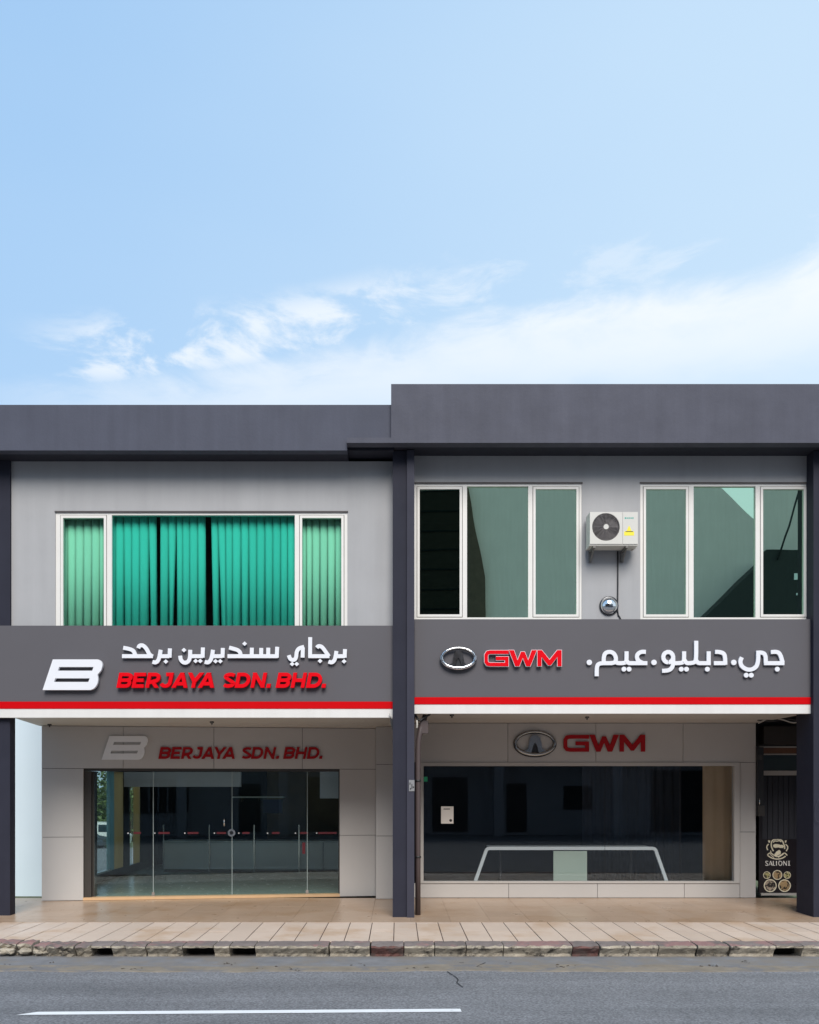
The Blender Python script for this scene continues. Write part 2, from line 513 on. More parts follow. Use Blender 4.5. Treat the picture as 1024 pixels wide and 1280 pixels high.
class MB:
    def __init__(s):
        s.bm = bmesh.new()
        s.mi = 0
    def face(s, vs):
        f = s.bm.faces.new(vs)
        f.material_index = s.mi
        return f
    def box(s, x0, x1, y0, y1, z0, z1):
        P = [Vector((x, y, z)) for z in (z0, z1) for y in (y0, y1) for x in (x0, x1)]
        return s.hexa(P)
    def hexa(s, P):
        v = [s.bm.verts.new(p) for p in P]
        for q in ((0, 2, 3, 1), (4, 5, 7, 6), (0, 1, 5, 4), (2, 6, 7, 3), (0, 4, 6, 2), (1, 3, 7, 5)):
            s.face([v[i] for i in q])
        return s
    def pbox(s, pl, u0, u1, z0, z1, w0, w1):
        """box on a plane from w1 (back) to w0 (front)"""
        return s.hexa([pl.at(u, w, z) for z in (z0, z1) for w in (w0, w1) for u in (u0, u1)])
    def prism(s, pl, contours, w0, w1):
        flat = [p for c in contours for p in c]
        tris = tessellate_polygon([[Vector((p[0], p[1], 0)) for p in c] for c in contours])
        fr = [s.bm.verts.new(pl.at(p[0], w0, p[1])) for p in flat]
        bk = [s.bm.verts.new(pl.at(p[0], w1, p[1])) for p in flat]
        for t in tris:
            try:
                s.face([fr[i] for i in t])
                s.face([bk[i] for i in reversed(t)])
            except ValueError:
                pass
        o = 0
        for c in contours:
            n = len(c)
            for i in range(n):
                j = (i + 1) % n
                s.face([fr[o + i], fr[o + j], bk[o + j], bk[o + i]])
            o += n
        return s
    def stroke(s, pl, pts, wd, w0, w1, closed=False, clip=None):
        """a band of width wd along a line of (u,z) points, extruded from w1 to w0"""
        P = [Vector(p) for p in pts]
        n = len(P)
        Lf, Rt = [], []
        for i in range(n):
            a = P[i - 1] if (i > 0 or closed) else None
            b = P[(i + 1) % n] if (i < n - 1 or closed) else None
            d1 = (P[i] - a).normalized() if a is not None else None
            d2 = (b - P[i]).normalized() if b is not None else None
            if d1 is None: d1 = d2
            if d2 is None: d2 = d1
            t = d1 + d2
            if t.length < 1e-4: t = d1
            t.normalize()
            nr = Vector((-t.y, t.x))
            k = nr.dot(Vector((-d1.y, d1.x)))
            m_ = min(1.0 / max(k, 0.2), 1.75)
            Lf.append(P[i] + nr * wd / 2 * m_)
            Rt.append(P[i] - nr * wd / 2 * m_)
        if clip:
            # cut the ends level with the cap line or the base line
            zl, zh, tol = clip
            for e, d in ((0, P[1] - P[0]), (-1, P[-1] - P[-2])):
                for zq in (zl, zh):
                    if abs(P[e].y - zq) < tol and abs(d.y) > 1e-6:
                        for arr in (Lf, Rt):
                            q = arr[e]
                            arr[e] = q + d * ((zq - q.y) / d.y)
        fl = [s.bm.verts.new(pl.at(p.x, w0, p.y)) for p in Lf]
        fr = [s.bm.verts.new(pl.at(p.x, w0, p.y)) for p in Rt]
        bl = [s.bm.verts.new(pl.at(p.x, w1, p.y)) for p in Lf]
        br = [s.bm.verts.new(pl.at(p.x, w1, p.y)) for p in Rt]
        for i in range(n if closed else n - 1):
            j = (i + 1) % n
            s.face([fl[i], fr[i], fr[j], fl[j]])
            s.face([bl[i], bl[j], br[j], br[i]])
            s.face([fl[i], fl[j], bl[j], bl[i]])
            s.face([fr[i], br[i], br[j], fr[j]])
        if not closed:
            s.face([fl[0], bl[0], br[0], fr[0]])
            s.face([fl[-1], fr[-1], br[-1], bl[-1]])
        return s
    def disc(s, pl, u, z, r, w0, w1, n=14, rz=None):
        rz = rz or r
        return s.prism(pl, [[(u + r * math.cos(2 * math.pi * i / n), z + rz * math.sin(2 * math.pi * i / n)) for i in range(n)]], w0, w1)
    def ring(s, pl, u, z, r1, r0, w0, w1, n=24):
        a = [(u + r1 * math.cos(2 * math.pi * i / n), z + r1 * math.sin(2 * math.pi * i / n)) for i in range(n)]
        b = [(u + r0 * math.cos(2 * math.pi * i / n), z + r0 * math.sin(2 * math.pi * i / n)) for i in range(n)]
        return s.prism(pl, [a, b], w0, w1)
    def tube(s, pts, rad, n=8, closed=False):
        P = [Vector(p) for p in pts]
        rr = rad if isinstance(rad, (list, tuple)) else [rad] * len(P)
        rings = []
        for i, p in enumerate(P):
            a = P[i - 1] if (i > 0 or closed) else p
            b = P[(i + 1) % len(P)] if (i < len(P) - 1 or closed) else p
            t = (b - a).normalized()
            ref = Vector((0, 0, 1)) if abs(t.z) < 0.9 else Vector((0, 1, 0))
            e1 = t.cross(ref).normalized()
            e2 = t.cross(e1)
            rings.append([s.bm.verts.new(p + (e1 * math.cos(2 * math.pi * k / n) + e2 * math.sin(2 * math.pi * k / n)) * rr[i]) for k in range(n)])
        m = len(rings)
        for i in range(m if closed else m - 1):
            A, B = rings[i], rings[(i + 1) % m]
            for k in range(n):
                f = s.face([A[k], A[(k + 1) % n], B[(k + 1) % n], B[k]])
                f.smooth = True
        if not closed:
            s.face(rings[0][::-1])
            s.face(rings[-1])
        return s
    def bevel(s, off=0.004, seg=1):
        es = [e for e in s.bm.edges if len(e.link_faces) == 2 and e.calc_face_angle(0) > 0.6]
        bmesh.ops.bevel(s.bm, geom=es, offset=off, segments=seg, affect='EDGES', clamp_overlap=True)
        return s
    def build(s, name, m, parent=None, origin=None):
        bm = s.bm
        bmesh.ops.recalc_face_normals(bm, faces=bm.faces)
        xs = [v.co for v in bm.verts]
        if origin is None:
            lo = Vector([min(c[i] for c in xs) for i in range(3)])
            hi = Vector([max(c[i] for c in xs) for i in range(3)])
            origin = Vector(((lo.x + hi.x) / 2, (lo.y + hi.y) / 2, lo.z))
        origin = Vector(origin)
        for v in bm.verts:
            v.co -= origin
        me = bpy.data.meshes.new(name)
        bm.to_mesh(me)
        bm.free()
        for mm in (m if isinstance(m, (list, tuple)) else [m]):
            me.materials.append(mm)
        return link(name, me, origin, parent)


WORLDPOS = {}


def link(name, data, origin, parent=None):
    o = bpy.data.objects.new(name, data)
    COL.objects.link(o)
    o.location = origin
    WORLDPOS[o.name] = Vector(origin)
    if parent is not None:
        o.parent = parent
        o.location = Vector(origin) - WORLDPOS[parent.name]
    return o


def thing(name, loc, label, cat, group=None):
    o = link(name, None, Vector(loc))
    o.empty_display_size = 0.3
    return tag(o, label, cat, group)


def tag(o, label, cat, group=None):
    o['label'] = label
    o['category'] = cat
    if group:
        o['group'] = group
    return o


def struct(o):
    o['kind'] = 'structure'
    return o


def stuff(o):
    o['kind'] = 'stuff'
    return o


def bx(name, m, parent, x0, x1, y0, y1, z0, z1, bev=0.0):
    b = MB().box(x0, x1, y0, y1, z0, z1)
    if bev:
        b.bevel(bev)
    return b.build(name, m, parent)


def PX(px, y):
    return (px - CX) * y / FPX


def PZ(py, y):
    return EYE + (CY - py) * y / FPX


def smooth(pts, it=2):
    for _ in range(it):
        out = [pts[0]]
        for a, b in zip(pts, pts[1:]):
            out.append((a[0] * .75 + b[0] * .25, a[1] * .75 + b[1] * .25))
            out.append((a[0] * .25 + b[0] * .75, a[1] * .25 + b[1] * .75))
        out.append(pts[-1])
        pts = out
    return pts


# main planes (depth from the camera in metres)
YFL, YFR = 13.39, 13.30       # roof fascias
YW = 13.85                    # upper wall face
YS = 13.72                    # sign face
YG = 16.0                     # right shopfront face
SF = Plane(PX(52, 15.55), 15.55, math.atan2(0.70, 5.892))   # left shopfront, set at a slight angle
SR = Plane(0, YG)
UW = Plane(0, YW)
SG = Plane(0, YS)
EDGE_L, EDGE_R = -6.62, 7.90  # outer ends of the pair of shophouses
PARTY = 0.10
ZS_L, ZS_R = 3.10, 3.18       # ground-floor soffits

# ------------------------------------------------------------------ ground
def ground():
    ROAD = -0.15
    b = MB()
    # road sheet, reaching the horizon on three sides
    b.bm.faces.new([b.bm.verts.new(p) for p in ((-900, -900, ROAD), (900, -900, ROAD), (900, 10.42, ROAD), (-900, 10.42, ROAD))])
    struct(b.build('road', M['asphalt'], None, (0, 5, ROAD)))
    # gutter strip
    b = MB()
    n = 90
    lo, hi = [], []
    for i in range(n + 1):
        x = -14 + 28 * i / n
        lo.append(b.bm.verts.new((x, 10.36 + 0.035 * math.sin(x * 1.7) + random.uniform(-.02, .02), ROAD + 0.004)))
        hi.append(b.bm.verts.new((x, 11.62, ROAD + 0.004)))
    sk = [b.bm.verts.new((v.co.x, v.co.y - 0.004, ROAD - 0.002)) for v in lo]
    for i in range(n):
        b.face([lo[i], lo[i + 1], hi[i + 1], hi[i]])
        b.face([sk[i], sk[i + 1], lo[i + 1], lo[i]])
    struct(b.build('gutter', M['gutter'], None, (0, 10.8, ROAD + 0.004)))
    # band of silt where gutter meets asphalt
    b = MB()
    lo, hi = [], []
    for i in range(n + 1):
        x = -14 + 28 * i / n
        lo.append(b.bm.verts.new((x, 10.30 + 0.03 * math.sin(x * 1.1 + 1) + random.uniform(-.03, .03), ROAD + 0.008)))
        hi.append(b.bm.verts.new((x, 10.62 + 0.05 * math.sin(x * 0.9) + random.uniform(-.05, .05), ROAD + 0.008)))
    sk = [b.bm.verts.new((v.co.x, v.co.y - 0.006, ROAD - 0.002)) for v in lo]
    for i in range(n):
        b.face([lo[i], lo[i + 1], hi[i + 1], hi[i]])
        b.face([sk[i], sk[i + 1], lo[i + 1], lo[i]])
    struct(b.build('silt_strip', M['silt'], None, (0, 10.4, ROAD + 0.008)))
    # ground behind, falling away from the street
    b = MB()
    rows = [(10.43, ROAD - 0.012), (20, ROAD - 0.012), (66, -2.5), (120, -2.5), (900, -2.5)]
    vr = [[b.bm.verts.new((x, y, z)) for x in (-900, 900)] for y, z in rows]
    for a, c in zip(vr, vr[1:]):
        b.face([a[0], a[1], c[1], c[0]])
    struct(b.build('ground', M['earth'], None, (0, 20, ROAD - 0.012)))
    b = MB()
    b.face([b.bm.verts.new(p) for p in ((-60, 24, -0.15 - 4 * 2.35 / 46 + 0.02), (12, 24, -0.15 - 4 * 2.35 / 46 + 0.02), (12, 66, -2.48), (-60, 66, -2.48))])
    struct(b.build('car_park', M['asphalt'], None, (-10, 40, -1.2)))
    # road marking: a dash with a slanting left end
    b = MB()
    x0, x1 = PX(24, 8.39), PX(577, 8.39)
    y0, y1 = 8.34, 8.455
    z = ROAD + 0.005
    pts = [(x0, y0 - 0.02, z), (x1 + 0.005, y0 + 0.10, z), (x1, y1 + 0.10, z), (x0 + 0.16, y1 - 0.02, z)]
    b.face([b.bm.verts.new(p) for p in pts])
    struct(b.build('road_marking', M['line'], None, ((x0 + x1) / 2, 8.4, z)))
    # crack and patches in the asphalt
    G = Plane(0, 0)
    def gpt(px, py):
        y = FPX * (EYE - ROAD) / (py - CY)
        return ((px - CX) * y / FPX, y)
    b = MB()
    for cr in ([(559, 1215), (565, 1219), (571, 1223), (573, 1226), (571, 1229), (576, 1233), (579, 1235)],
               [(607, 1204), (600, 1207), (596, 1209), (603, 1210)], [(574, 1204), (580, 1204)]):
        P = [gpt(*c) for c in cr]
        for (ax, ay), (bx_, by) in zip(P, P[1:]):
            d = Vector((bx_ - ax, by - ay))
            nn = Vector((-d.y, d.x)).normalized() * 0.006
            b.face([b.bm.verts.new((q[0], q[1], ROAD + 0.0095)) for q in ((ax - nn.x, ay - nn.y), (bx_ - nn.x, by - nn.y), (bx_ + nn.x, by + nn.y), (ax + nn.x, ay + nn.y))])
    struct(b.build('road_crack', M['crack'], None))
    # leaf litter lying in the gutter
    b = MB()
    spots = [(20, 1206), (40, 1211), (155, 1212), (170, 1212), (330, 1211), (348, 1210), (365, 1213), (520, 1211), (528, 1210), (700, 1209),
             (706, 1209), (715, 1209), (885, 1208), (893, 1208), (900, 1209), (60, 1203), (290, 1205), (455, 1206), (640, 1204), (930, 1203)]
    for s_ in spots:
        for _ in range(random.randint(3, 8)):
            x, y = gpt(s_[0] + random.gauss(0, 6), s_[1] + random.gauss(0, 1.2))
            r = random.uniform(0.006, 0.028)
            a = random.uniform(0, 6.28)
            t = random.uniform(0.3, 0.6)
            z0 = ROAD + 0.010
            P = [(x + r * math.cos(a), y + r * math.sin(a), z0), (x - t * r * math.sin(a), y + t * r * math.cos(a), z0 + r * random.uniform(0, .6)),
                 (x - r * math.cos(a), y - r * math.sin(a), z0 + 0.002), (x + t * r * math.sin(a), y - t * r * math.cos(a), z0 + r * random.uniform(0, .5))]
            b.face([b.bm.verts.new(p) for p in P])
    stuff(b.build('leaf_litter', M['debris'], None))


ground()


def pavement():
    slab = MB()
    YK = 11.46
    # base under the tiles: shows in the joints
    slab.box(-7.95, 8.9, YK - 0.01, 16.05, -0.15, -0.008)
    pv = struct(slab.build('pavement', M['grout'], None))
    # front rows: narrow tiles, long joints running away from the kerb
    rows = [(YK, YK + 0.82, 0), (YK + 0.82, 13.12, 0)]
    W = 0.325
    def tile_mesh(w, d):
        b = MB().box(-w / 2, w / 2, -d / 2, d / 2, -0.012, 0)
        b.bevel(0.0025)
        me = bpy.data.meshes.new('floor_tile')
        bmesh.ops.recalc_face_normals(b.bm, faces=b.bm.faces)
        b.bm.to_mesh(me)
        b.bm.free()
        return me
    me_f = tile_mesh(W - 0.013, 0.82 - 0.0022)
    me_f.materials.append(M['tile'])
    x = -7.2
    i = 0
    while x < 8.5:
        for r, (a, c, s_) in enumerate(rows):
            dx = 0.012 * math.sin(i * 2.1)
            o = link('floor_tile', me_f, (x + W / 2, (a + c) / 2, random.uniform(-0.0018, 0.0012)), pv)
            o.rotation_euler = (random.uniform(-.002, .002), random.uniform(-.003, .003), random.uniform(-.003, .003))
        x += W
        i += 1
    me_g = tile_mesh(0.60 - 0.003, 0.576 - 0.0025)
    me_g.materials.append(M['tile_in'])
    for r in range(5):
        y = 13.12 + 0.576 * (r + 0.5) + 0.003
        for c in range(27):
            xx = -7.6 + 0.60 * (c + 0.5)
            if xx > 8.6:
                continue
            link('floor_tile', me_g, (xx, y, random.uniform(-0.0006, 0.0006)), pv)
    # kerb
    kb = MB()
    kb.box(-7.95, 8.9, 11.40, YK - 0.012, -0.15, -0.02)
    kerb = struct(kb.build('kerb', M['drain'], None))
    def stone(p0, p1, kind='cream', ztop=0.012, zbot=-0.15, back=0.0, rough=0.012):
        y0, y1 = 11.12 + back, 11.452 + back * 0.3
        x0, x1 = PX(p0, 11.3) + 0.006, PX(p1, 11.3) - 0.006
        b = MB().box(x0, x1, y0, y1, zbot, ztop)
        nx = max(3, int((x1 - x0) / 0.055))
        es = [e for e in b.bm.edges if abs(e.verts[0].co.x - e.verts[1].co.x) > 0.01]
        bmesh.ops.subdivide_edges(b.bm, edges=es, cuts=nx)
        es = [e for e in b.bm.edges if abs(e.verts[0].co.z - e.verts[1].co.z) > 0.01]
        bmesh.ops.subdivide_edges(b.bm, edges=es, cuts=3)
        es = [e for e in b.bm.edges if abs(e.verts[0].co.y - e.verts[1].co.y) > 0.01]
        bmesh.ops.subdivide_edges(b.bm, edges=es, cuts=2)
        for v in b.bm.verts:
            co = v.co
            fr = (co.y - y0) < 0.02
            tp = (ztop - co.z) < 0.004
            if fr:
                co.y += random.uniform(-0.3, 1.0) * rough + (0.012 if tp else 0)
                co.y += (0.02 * max(0, math.sin(co.x * 23) * math.sin(co.x * 7.3 + 1)))
                co.y += 0.085 * min(1.0, max(0.0, (ztop - co.z - 0.03) / 0.10))
            if tp:
                co.z -= random.uniform(0, 1.0) * rough * 0.6 + (random.uniform(0.0, 0.02) if fr else 0)
            elif fr:
                co.z += random.uniform(-1, 1) * rough * 0.4
        for f in b.bm.faces:
            f.material_index = 1 if (f.normal.z > 0.5 or f.calc_center_median().z > ztop - 0.02 and f.calc_center_median().y > y0 + 0.05) else 0
        bm = b.bm
        bmesh.ops.recalc_face_normals(bm, faces=bm.faces)
        for f in bm.faces:
            c = f.calc_center_median()
            f.material_index = 1 if (f.normal.z > 0.6 and c.z > ztop - 0.05) else 0
        return b.build('kerb_stone', [M['kerbred'] if kind == 'red' else M['kerb'], M['kerbtop']], kerb)
    spans = [(-60, -20, 'cream', .13), (-20, 3, 'cream', .11), (3, 24, 'cream', .08), (26, 44, 'cream', .05), (46, 63, 'cream', .03), (63, 98, 'cream', 0), (99, 119, 'cream', 0),
             (144, 186, 'cream', 0), (187, 232, 'cream', 0), (270, 290, 'cream', 0), (321, 412, 'cream', 0), (413, 463, 'cream', 0),
             (464, 505, 'red', 0), (505, 543, 'cream', 0), (543, 582, 'cream', 0), (582, 628, 'cream', 0), (628, 713, 'cream', 0),
             (713, 746, 'red', 0), (747, 784, 'cream', 0), (784, 819, 'cream', 0), (819, 866, 'cream', 0), (867, 906, 'cream', 0),
             (908, 963, 'cream', 0), (997, 1035, 'cream', 0), (1036, 1090, 'cream', 0)]
    for a, c, k, bk in spans:
        ro = 0.030 if c < 120 else (0.018 if c < 240 else 0.012)
        stone(a, c, k, ztop=0.012 + (0.02 if c < 60 else 0), back=bk, rough=ro)
    # lintel slabs over the drain openings
    for a, c in ((119, 144), (232, 270), (290, 321), (963, 997)):
        stone(a, c, 'cream', ztop=0.012, zbot=-0.028, rough=0.008)
    # broken chunks of kerb lying at the corner
    for px, py, r in ((12, 1192, .05), (30, 1193, .06), (48, 1190, .05), (57, 1194, .035), (80, 1192, .05), (4, 1188, .06)):
        y = FPX * 2.1 / (py - CY)
        b = MB()
        bmesh.ops.create_icosphere(b.bm, subdivisions=2, radius=r)
        for v in b.bm.verts:
            v.co = Vector((v.co.x * 1.5, v.co.y, v.co.z * 0.8)) * random.uniform(0.75, 1.2) + Vector((PX(px, 11.2), 11.22, -0.11 + r * 0.5))
        b.build('kerb_chunk', M['kerb'], kerb)


pavement()

# ------------------------------------------------------------------ the two shophouses
LEFT = thing('shophouse', (-3.2, 14.2, 0), 'left grey shophouse with green blinds upstairs and glass door shop below', 'building', 'pair of shophouses')
RIGHT = thing('shophouse', (3.5, 14.2, 0), 'right grey shophouse with taller dark parapet and wide dark shop window', 'building', 'pair of shophouses')


def shells():
    # ---- roofs
    zt, zb = PZ(506, YFL), PZ(563, YFL)
    zr_t, zr_b, zr_l = PZ(480, YFR), PZ(553.5, YFR), PZ(547, YFR)
    xl1, xl2 = PX(489, YFL) + 0.02, PX(434, YFL)
    pl = Plane(0, YFL)
    b = MB().prism(pl, [[(EDGE_L - 0.1, zb), (xl2, zb), (xl2, zr_l - 0.003), (xl1, zr_l - 0.003), (xl1, zt), (EDGE_L - 0.1, zt)]], 0, -0.16)
    b.bevel(0.008, 2)
    b.build('parapet', M['fascia'], LEFT)
    bx('roof', M['soffit_dark'], LEFT, EDGE_L, -0.06, YFL + 0.162, 24.0, zb + 0.06, zb + 0.22)
    bx('eave_soffit', M['soffit_dark'], LEFT, EDGE_L - 0.1, xl2 - 0.003, YFL + 0.162, YW + 0.1, zb + 0.004, zb + 0.055)
    bx('eave_slab', M['soffit_dark'], LEFT, xl2, -0.05, YFL + 0.2, YW + 0.1, zr_b - 0.02, zr_b + 0.012)
    pr = Plane(0, YFR)
    x0 = PX(489, YFR)
    b = MB().prism(pr, [[(xl2, zr_b), (EDGE_R + 0.1, zr_b), (EDGE_R + 0.1, zr_t), (x0, zr_t), (x0, zr_l), (xl2, zr_l)]], 0, -0.18)
    b.bevel(0.008, 2)
    b.build('parapet', M['fascia_r'], RIGHT)
    bx('roof', M['soffit_dark'], RIGHT, -0.25, EDGE_R, YFR + 0.182, 24.0, zr_b + 0.08, zr_b + 0.24)
    bx('eave_soffit', M['soffit_dark'], RIGHT, -0.048, EDGE_R + 0.1, YFR + 0.182, YW + 0.1, zr_b + 0.012, zr_b + 0.07)
    # ---- upper front walls with window openings
    zsl, zsr = 4.40, 4.50
    wl = (PX(69.5, YW), PX(434.5, YW), 4.46, PZ(640.5, YW))
    b = MB().prism(UW, [[(EDGE_L, 3.45), (-0.06, 3.45), (-0.06, zb + 0.003), (EDGE_L, zb + 0.003)],
                        [(wl[0], wl[2]), (wl[1], wl[2]), (wl[1], wl[3]), (wl[0], wl[3])]], 0, -0.15)
    b.build('wall', M['wall'], LEFT)
    wr1 = (PX(517.5, YW), PX(727.5, YW), PZ(774.5, YW), PZ(604.5, YW))
    wr2 = (PX(800.5, YW), PX(1012, YW), PZ(774.5, YW), PZ(604.5, YW))
    b = MB().prism(UW, [[(-0.055, 3.45), (EDGE_R, 3.45), (EDGE_R, zr_b + 0.01), (-0.055, zr_b + 0.01)]] +
                   [[(w[0], w[2]), (w[1], w[2]), (w[1], w[3]), (w[0], w[3])] for w in (wr1, wr2)], 0, -0.15)
    b.build('wall', M['wall'], RIGHT)
    # ---- side, back and floor slabs
    bx('side_wall', M['wall'], LEFT, EDGE_L, EDGE_L + 0.15, YW + 0.152, 23.8, 3.35, zb + 0.055)
    bx('back_wall', M['wall'], LEFT, EDGE_L, -0.06, 23.802, 24.0, 0, zb + 0.055)
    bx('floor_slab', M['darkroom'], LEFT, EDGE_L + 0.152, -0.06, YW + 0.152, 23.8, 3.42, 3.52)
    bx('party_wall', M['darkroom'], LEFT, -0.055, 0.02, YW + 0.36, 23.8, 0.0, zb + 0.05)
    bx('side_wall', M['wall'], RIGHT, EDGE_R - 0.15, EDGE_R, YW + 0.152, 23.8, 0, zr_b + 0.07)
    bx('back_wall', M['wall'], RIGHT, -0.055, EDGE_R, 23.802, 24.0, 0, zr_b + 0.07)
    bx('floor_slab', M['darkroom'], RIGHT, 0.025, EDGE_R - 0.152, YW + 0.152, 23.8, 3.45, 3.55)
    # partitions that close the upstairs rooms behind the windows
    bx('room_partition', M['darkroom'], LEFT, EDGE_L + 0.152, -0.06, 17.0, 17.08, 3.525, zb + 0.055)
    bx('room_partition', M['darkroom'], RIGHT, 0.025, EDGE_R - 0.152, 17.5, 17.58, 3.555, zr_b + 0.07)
    # ---- arcade soffits
    b = MB().prism(Plane(0, 0), [[(0, 0), (1, 0), (1, 1), (0, 1)]], 0, 1)
    b.bm.free()
    b = MB()
    P = [(-6.02, YS + 0.05), (-0.06, YS + 0.05), (-0.06, 16.6), (-6.36, 16.6), (-6.36, 15.6)]
    lo = [b.bm.verts.new((x, y, ZS_L + 0.004)) for x, y in P]
    hi = [b.bm.verts.new((x, y, ZS_L + 0.06)) for x, y in P]
    b.face(lo[::-1]); b.face(hi)
    for i in range(5):
        b.face([lo[i], lo[(i + 1) % 5], hi[(i + 1) % 5], hi[i]])
    b.build('arcade_soffit', M['soffit'], LEFT)
    bx('arcade_soffit', M['soffit'], RIGHT, 0.30, PX(946, YG), YS + 0.05, 16.4, ZS_R + 0.004, ZS_R + 0.06)
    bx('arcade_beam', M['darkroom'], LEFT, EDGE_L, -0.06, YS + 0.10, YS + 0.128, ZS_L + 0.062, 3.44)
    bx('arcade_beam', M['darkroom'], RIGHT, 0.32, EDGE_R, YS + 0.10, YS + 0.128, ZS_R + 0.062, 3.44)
    # ---- columns
    yc = 13.80
    bx('column', M['column'], LEFT, EDGE_L, PX(12.6, yc), yc, yc + 0.19, 0, zb, 0.006)
    bx('column', M['column'], RIGHT, PX(491, 13.62), PX(508.5, 13.62), 13.62, 14.2, 0, zr_b, 0.006)
    bx('column_trim', M['fin'], RIGHT, PX(508.5, 13.62) + 0.002, PX(518, 13.58), 13.575, 13.95, 0, zr_b - 0.003, 0.004)
    bx('column', M['column'], RIGHT, PX(1017, 13.62), 7.0, 13.62, 14.2, 0, zr_b, 0.006)
    bx('entrance_shade_panel', M['blackmetal'], RIGHT, PX(1003.5, 16.2), 7.74, 16.2, 16.32, 0.004, ZS_R)  # black panel: shade of the gap beside the entrance put into its colour
    # small fittings on the soffits
    for par, px, py, y, z in ((LEFT, 265, 900, 14.6, ZS_L), (RIGHT, 734, 897, 14.6, ZS_R), (RIGHT, 565, 894, 14.2, ZS_R), (LEFT, 62, 905, 15.2, ZS_L)):
        b = MB()
        x = PX(px, y)
        b.tube([(x, y, z + 0.004), (x, y, z - 0.02)], 0.035, 12)
        b.tube([(x, y, z - 0.021), (x, y, z - 0.05)], 0.012, 8)
        b.build('sprinkler_head', M['chrome_dark'], par)
    return wl, wr1, wr2


WL, WR1, WR2 = shells()


def windows():
    """frames in photo pixels on the upper wall; side lights are hinged casements with a frame of their own"""
    gz = -0.075
    def frame_bar(b, pl, p0, p1, z0, z1, w0, w1):
        b.pbox(pl, PX(p0, YW), PX(p1, YW), z0, z1, w0, w1)
    def win(par, xs, zt, zb, sashes, mids, bars, glassmats, label=None, tilts=None):
        x0, x1 = xs
        t = 0.046
        b = MB()
        b.prism(UW, [[(x0, zb), (x1, zb), (x1, zt), (x0, zt)]] + [[(a, zb + 0.035), (c, zb + 0.035), (c, zt - t * 0.8), (a, zt - t * 0.8)] for a, c in bars], -0.012, -0.09)
        b.bevel(0.004)
        w = b.build('window', M['frame'], par)
        if label:
            w['label'] = label
        for i, (a, c) in enumerate(bars):
            zl, zh = zb + 0.035, zt - t * 0.8
            if i in sashes:
                g = 0.009
                s_ = 0.038
                b = MB().prism(UW, [[(a + g, zl + g), (c - g, zl + g), (c - g, zh - g), (a + g, zh - g)],
                                    [(a + g + s_, zl + g + s_), (c - g - s_, zl + g + s_), (c - g - s_, zh - g - s_), (a + g + s_, zh - g - s_)]], -0.004, -0.07)
                b.bevel(0.005, 2)
                b.build('sash_frame', M['frame'], w)
                b = MB().prism(UW, [[(a + 0.0005, zl + 0.0005), (c - 0.0005, zl + 0.0005), (c - 0.0005, zh - 0.0005), (a + 0.0005, zh - 0.0005)],
                                    [(a + g + s_, zl + g + s_), (c - g - s_, zl + g + s_), (c - g - s_, zh - g - s_), (a + g + s_, zh - g - s_)]], -0.072, -0.08)
                b.build('seal', M['seal'], w)
                a2, c2, l2, h2 = a + g + s_ - 0.01, c - g - s_ + 0.01, zl + g + s_ - 0.01, zh - g - s_ + 0.01
                wf = -0.036
            else:
                a2, c2, l2, h2 = a - 0.01, c + 0.01, zl - 0.01, zh + 0.01
                wf = -0.05
            tl = (tilts or {}).get(i, (0, 0))
            cx, cz = (a2 + c2) / 2, (l2 + h2) / 2
            P = []
            for z in (l2, h2):
                for wq in (wf, wf - 0.006):
                    for u in (a2, c2):
                        P.append(UW.at(u, wq + (u - cx) * tl[0] + (z - cz) * tl[1], z))
            MB().hexa(P).build('pane', glassmats[i], w)
        return w
    # left window
    xs = (WL[0] + 0.001, WL[1] - 0.001)
    bars = [(PX(75, YW), PX(133.5, YW)), (PX(139.5, YW), PX(368.5, YW)), (PX(374, YW), PX(430.5, YW))]
    win(LEFT, xs, WL[3] - 0.001, WL[2] + 0.001, (0, 2), (1,), bars, [M['tint'], M['tint_deep'], M['tint']])
    bars = [(PX(521, YW), PX(578.5, YW)), (PX(584, YW), PX(660.5, YW)), (PX(666, YW), PX(724.5, YW))]
    win(RIGHT, (WR1[0] + 0.001, WR1[1] - 0.001), WR1[3] - 0.001, WR1[2] + 0.001, (0, 2), (1,), bars, [M['mirror_dim'], M['mirror_glass'], M['mirror_glass']],
        'left upstairs window of the pair, dark casement at its left', tilts={0: (0.045, 0.0), 2: (-0.006, 0.004)})
    bars = [(PX(804, YW), PX(861.5, YW)), (PX(867.5, YW), PX(945, YW)), (PX(950.5, YW), PX(1009, YW))]
    win(RIGHT, (WR2[0] + 0.001, WR2[1] - 0.001), WR2[3] - 0.001, WR2[2] + 0.001, (0, 2), (1,), bars, [M['mirror_glass'], M['mirror_glass'], M['mirror_glass']],
        'right upstairs window beside the air conditioner', tilts={0: (0.004, 0.003), 2: (-0.004, 0.002)})
    # dark strip over each window: the groove's shadow put into colour
    for par, w in ((LEFT, WL), (RIGHT, WR1), (RIGHT, WR2)):
        bx('shadow_strip', M['seal'], par, w[0] - 0.01, w[1] + 0.01, YW - 0.012, YW - 0.0005, w[3] + 0.001, w[3] + 0.02)


windows()


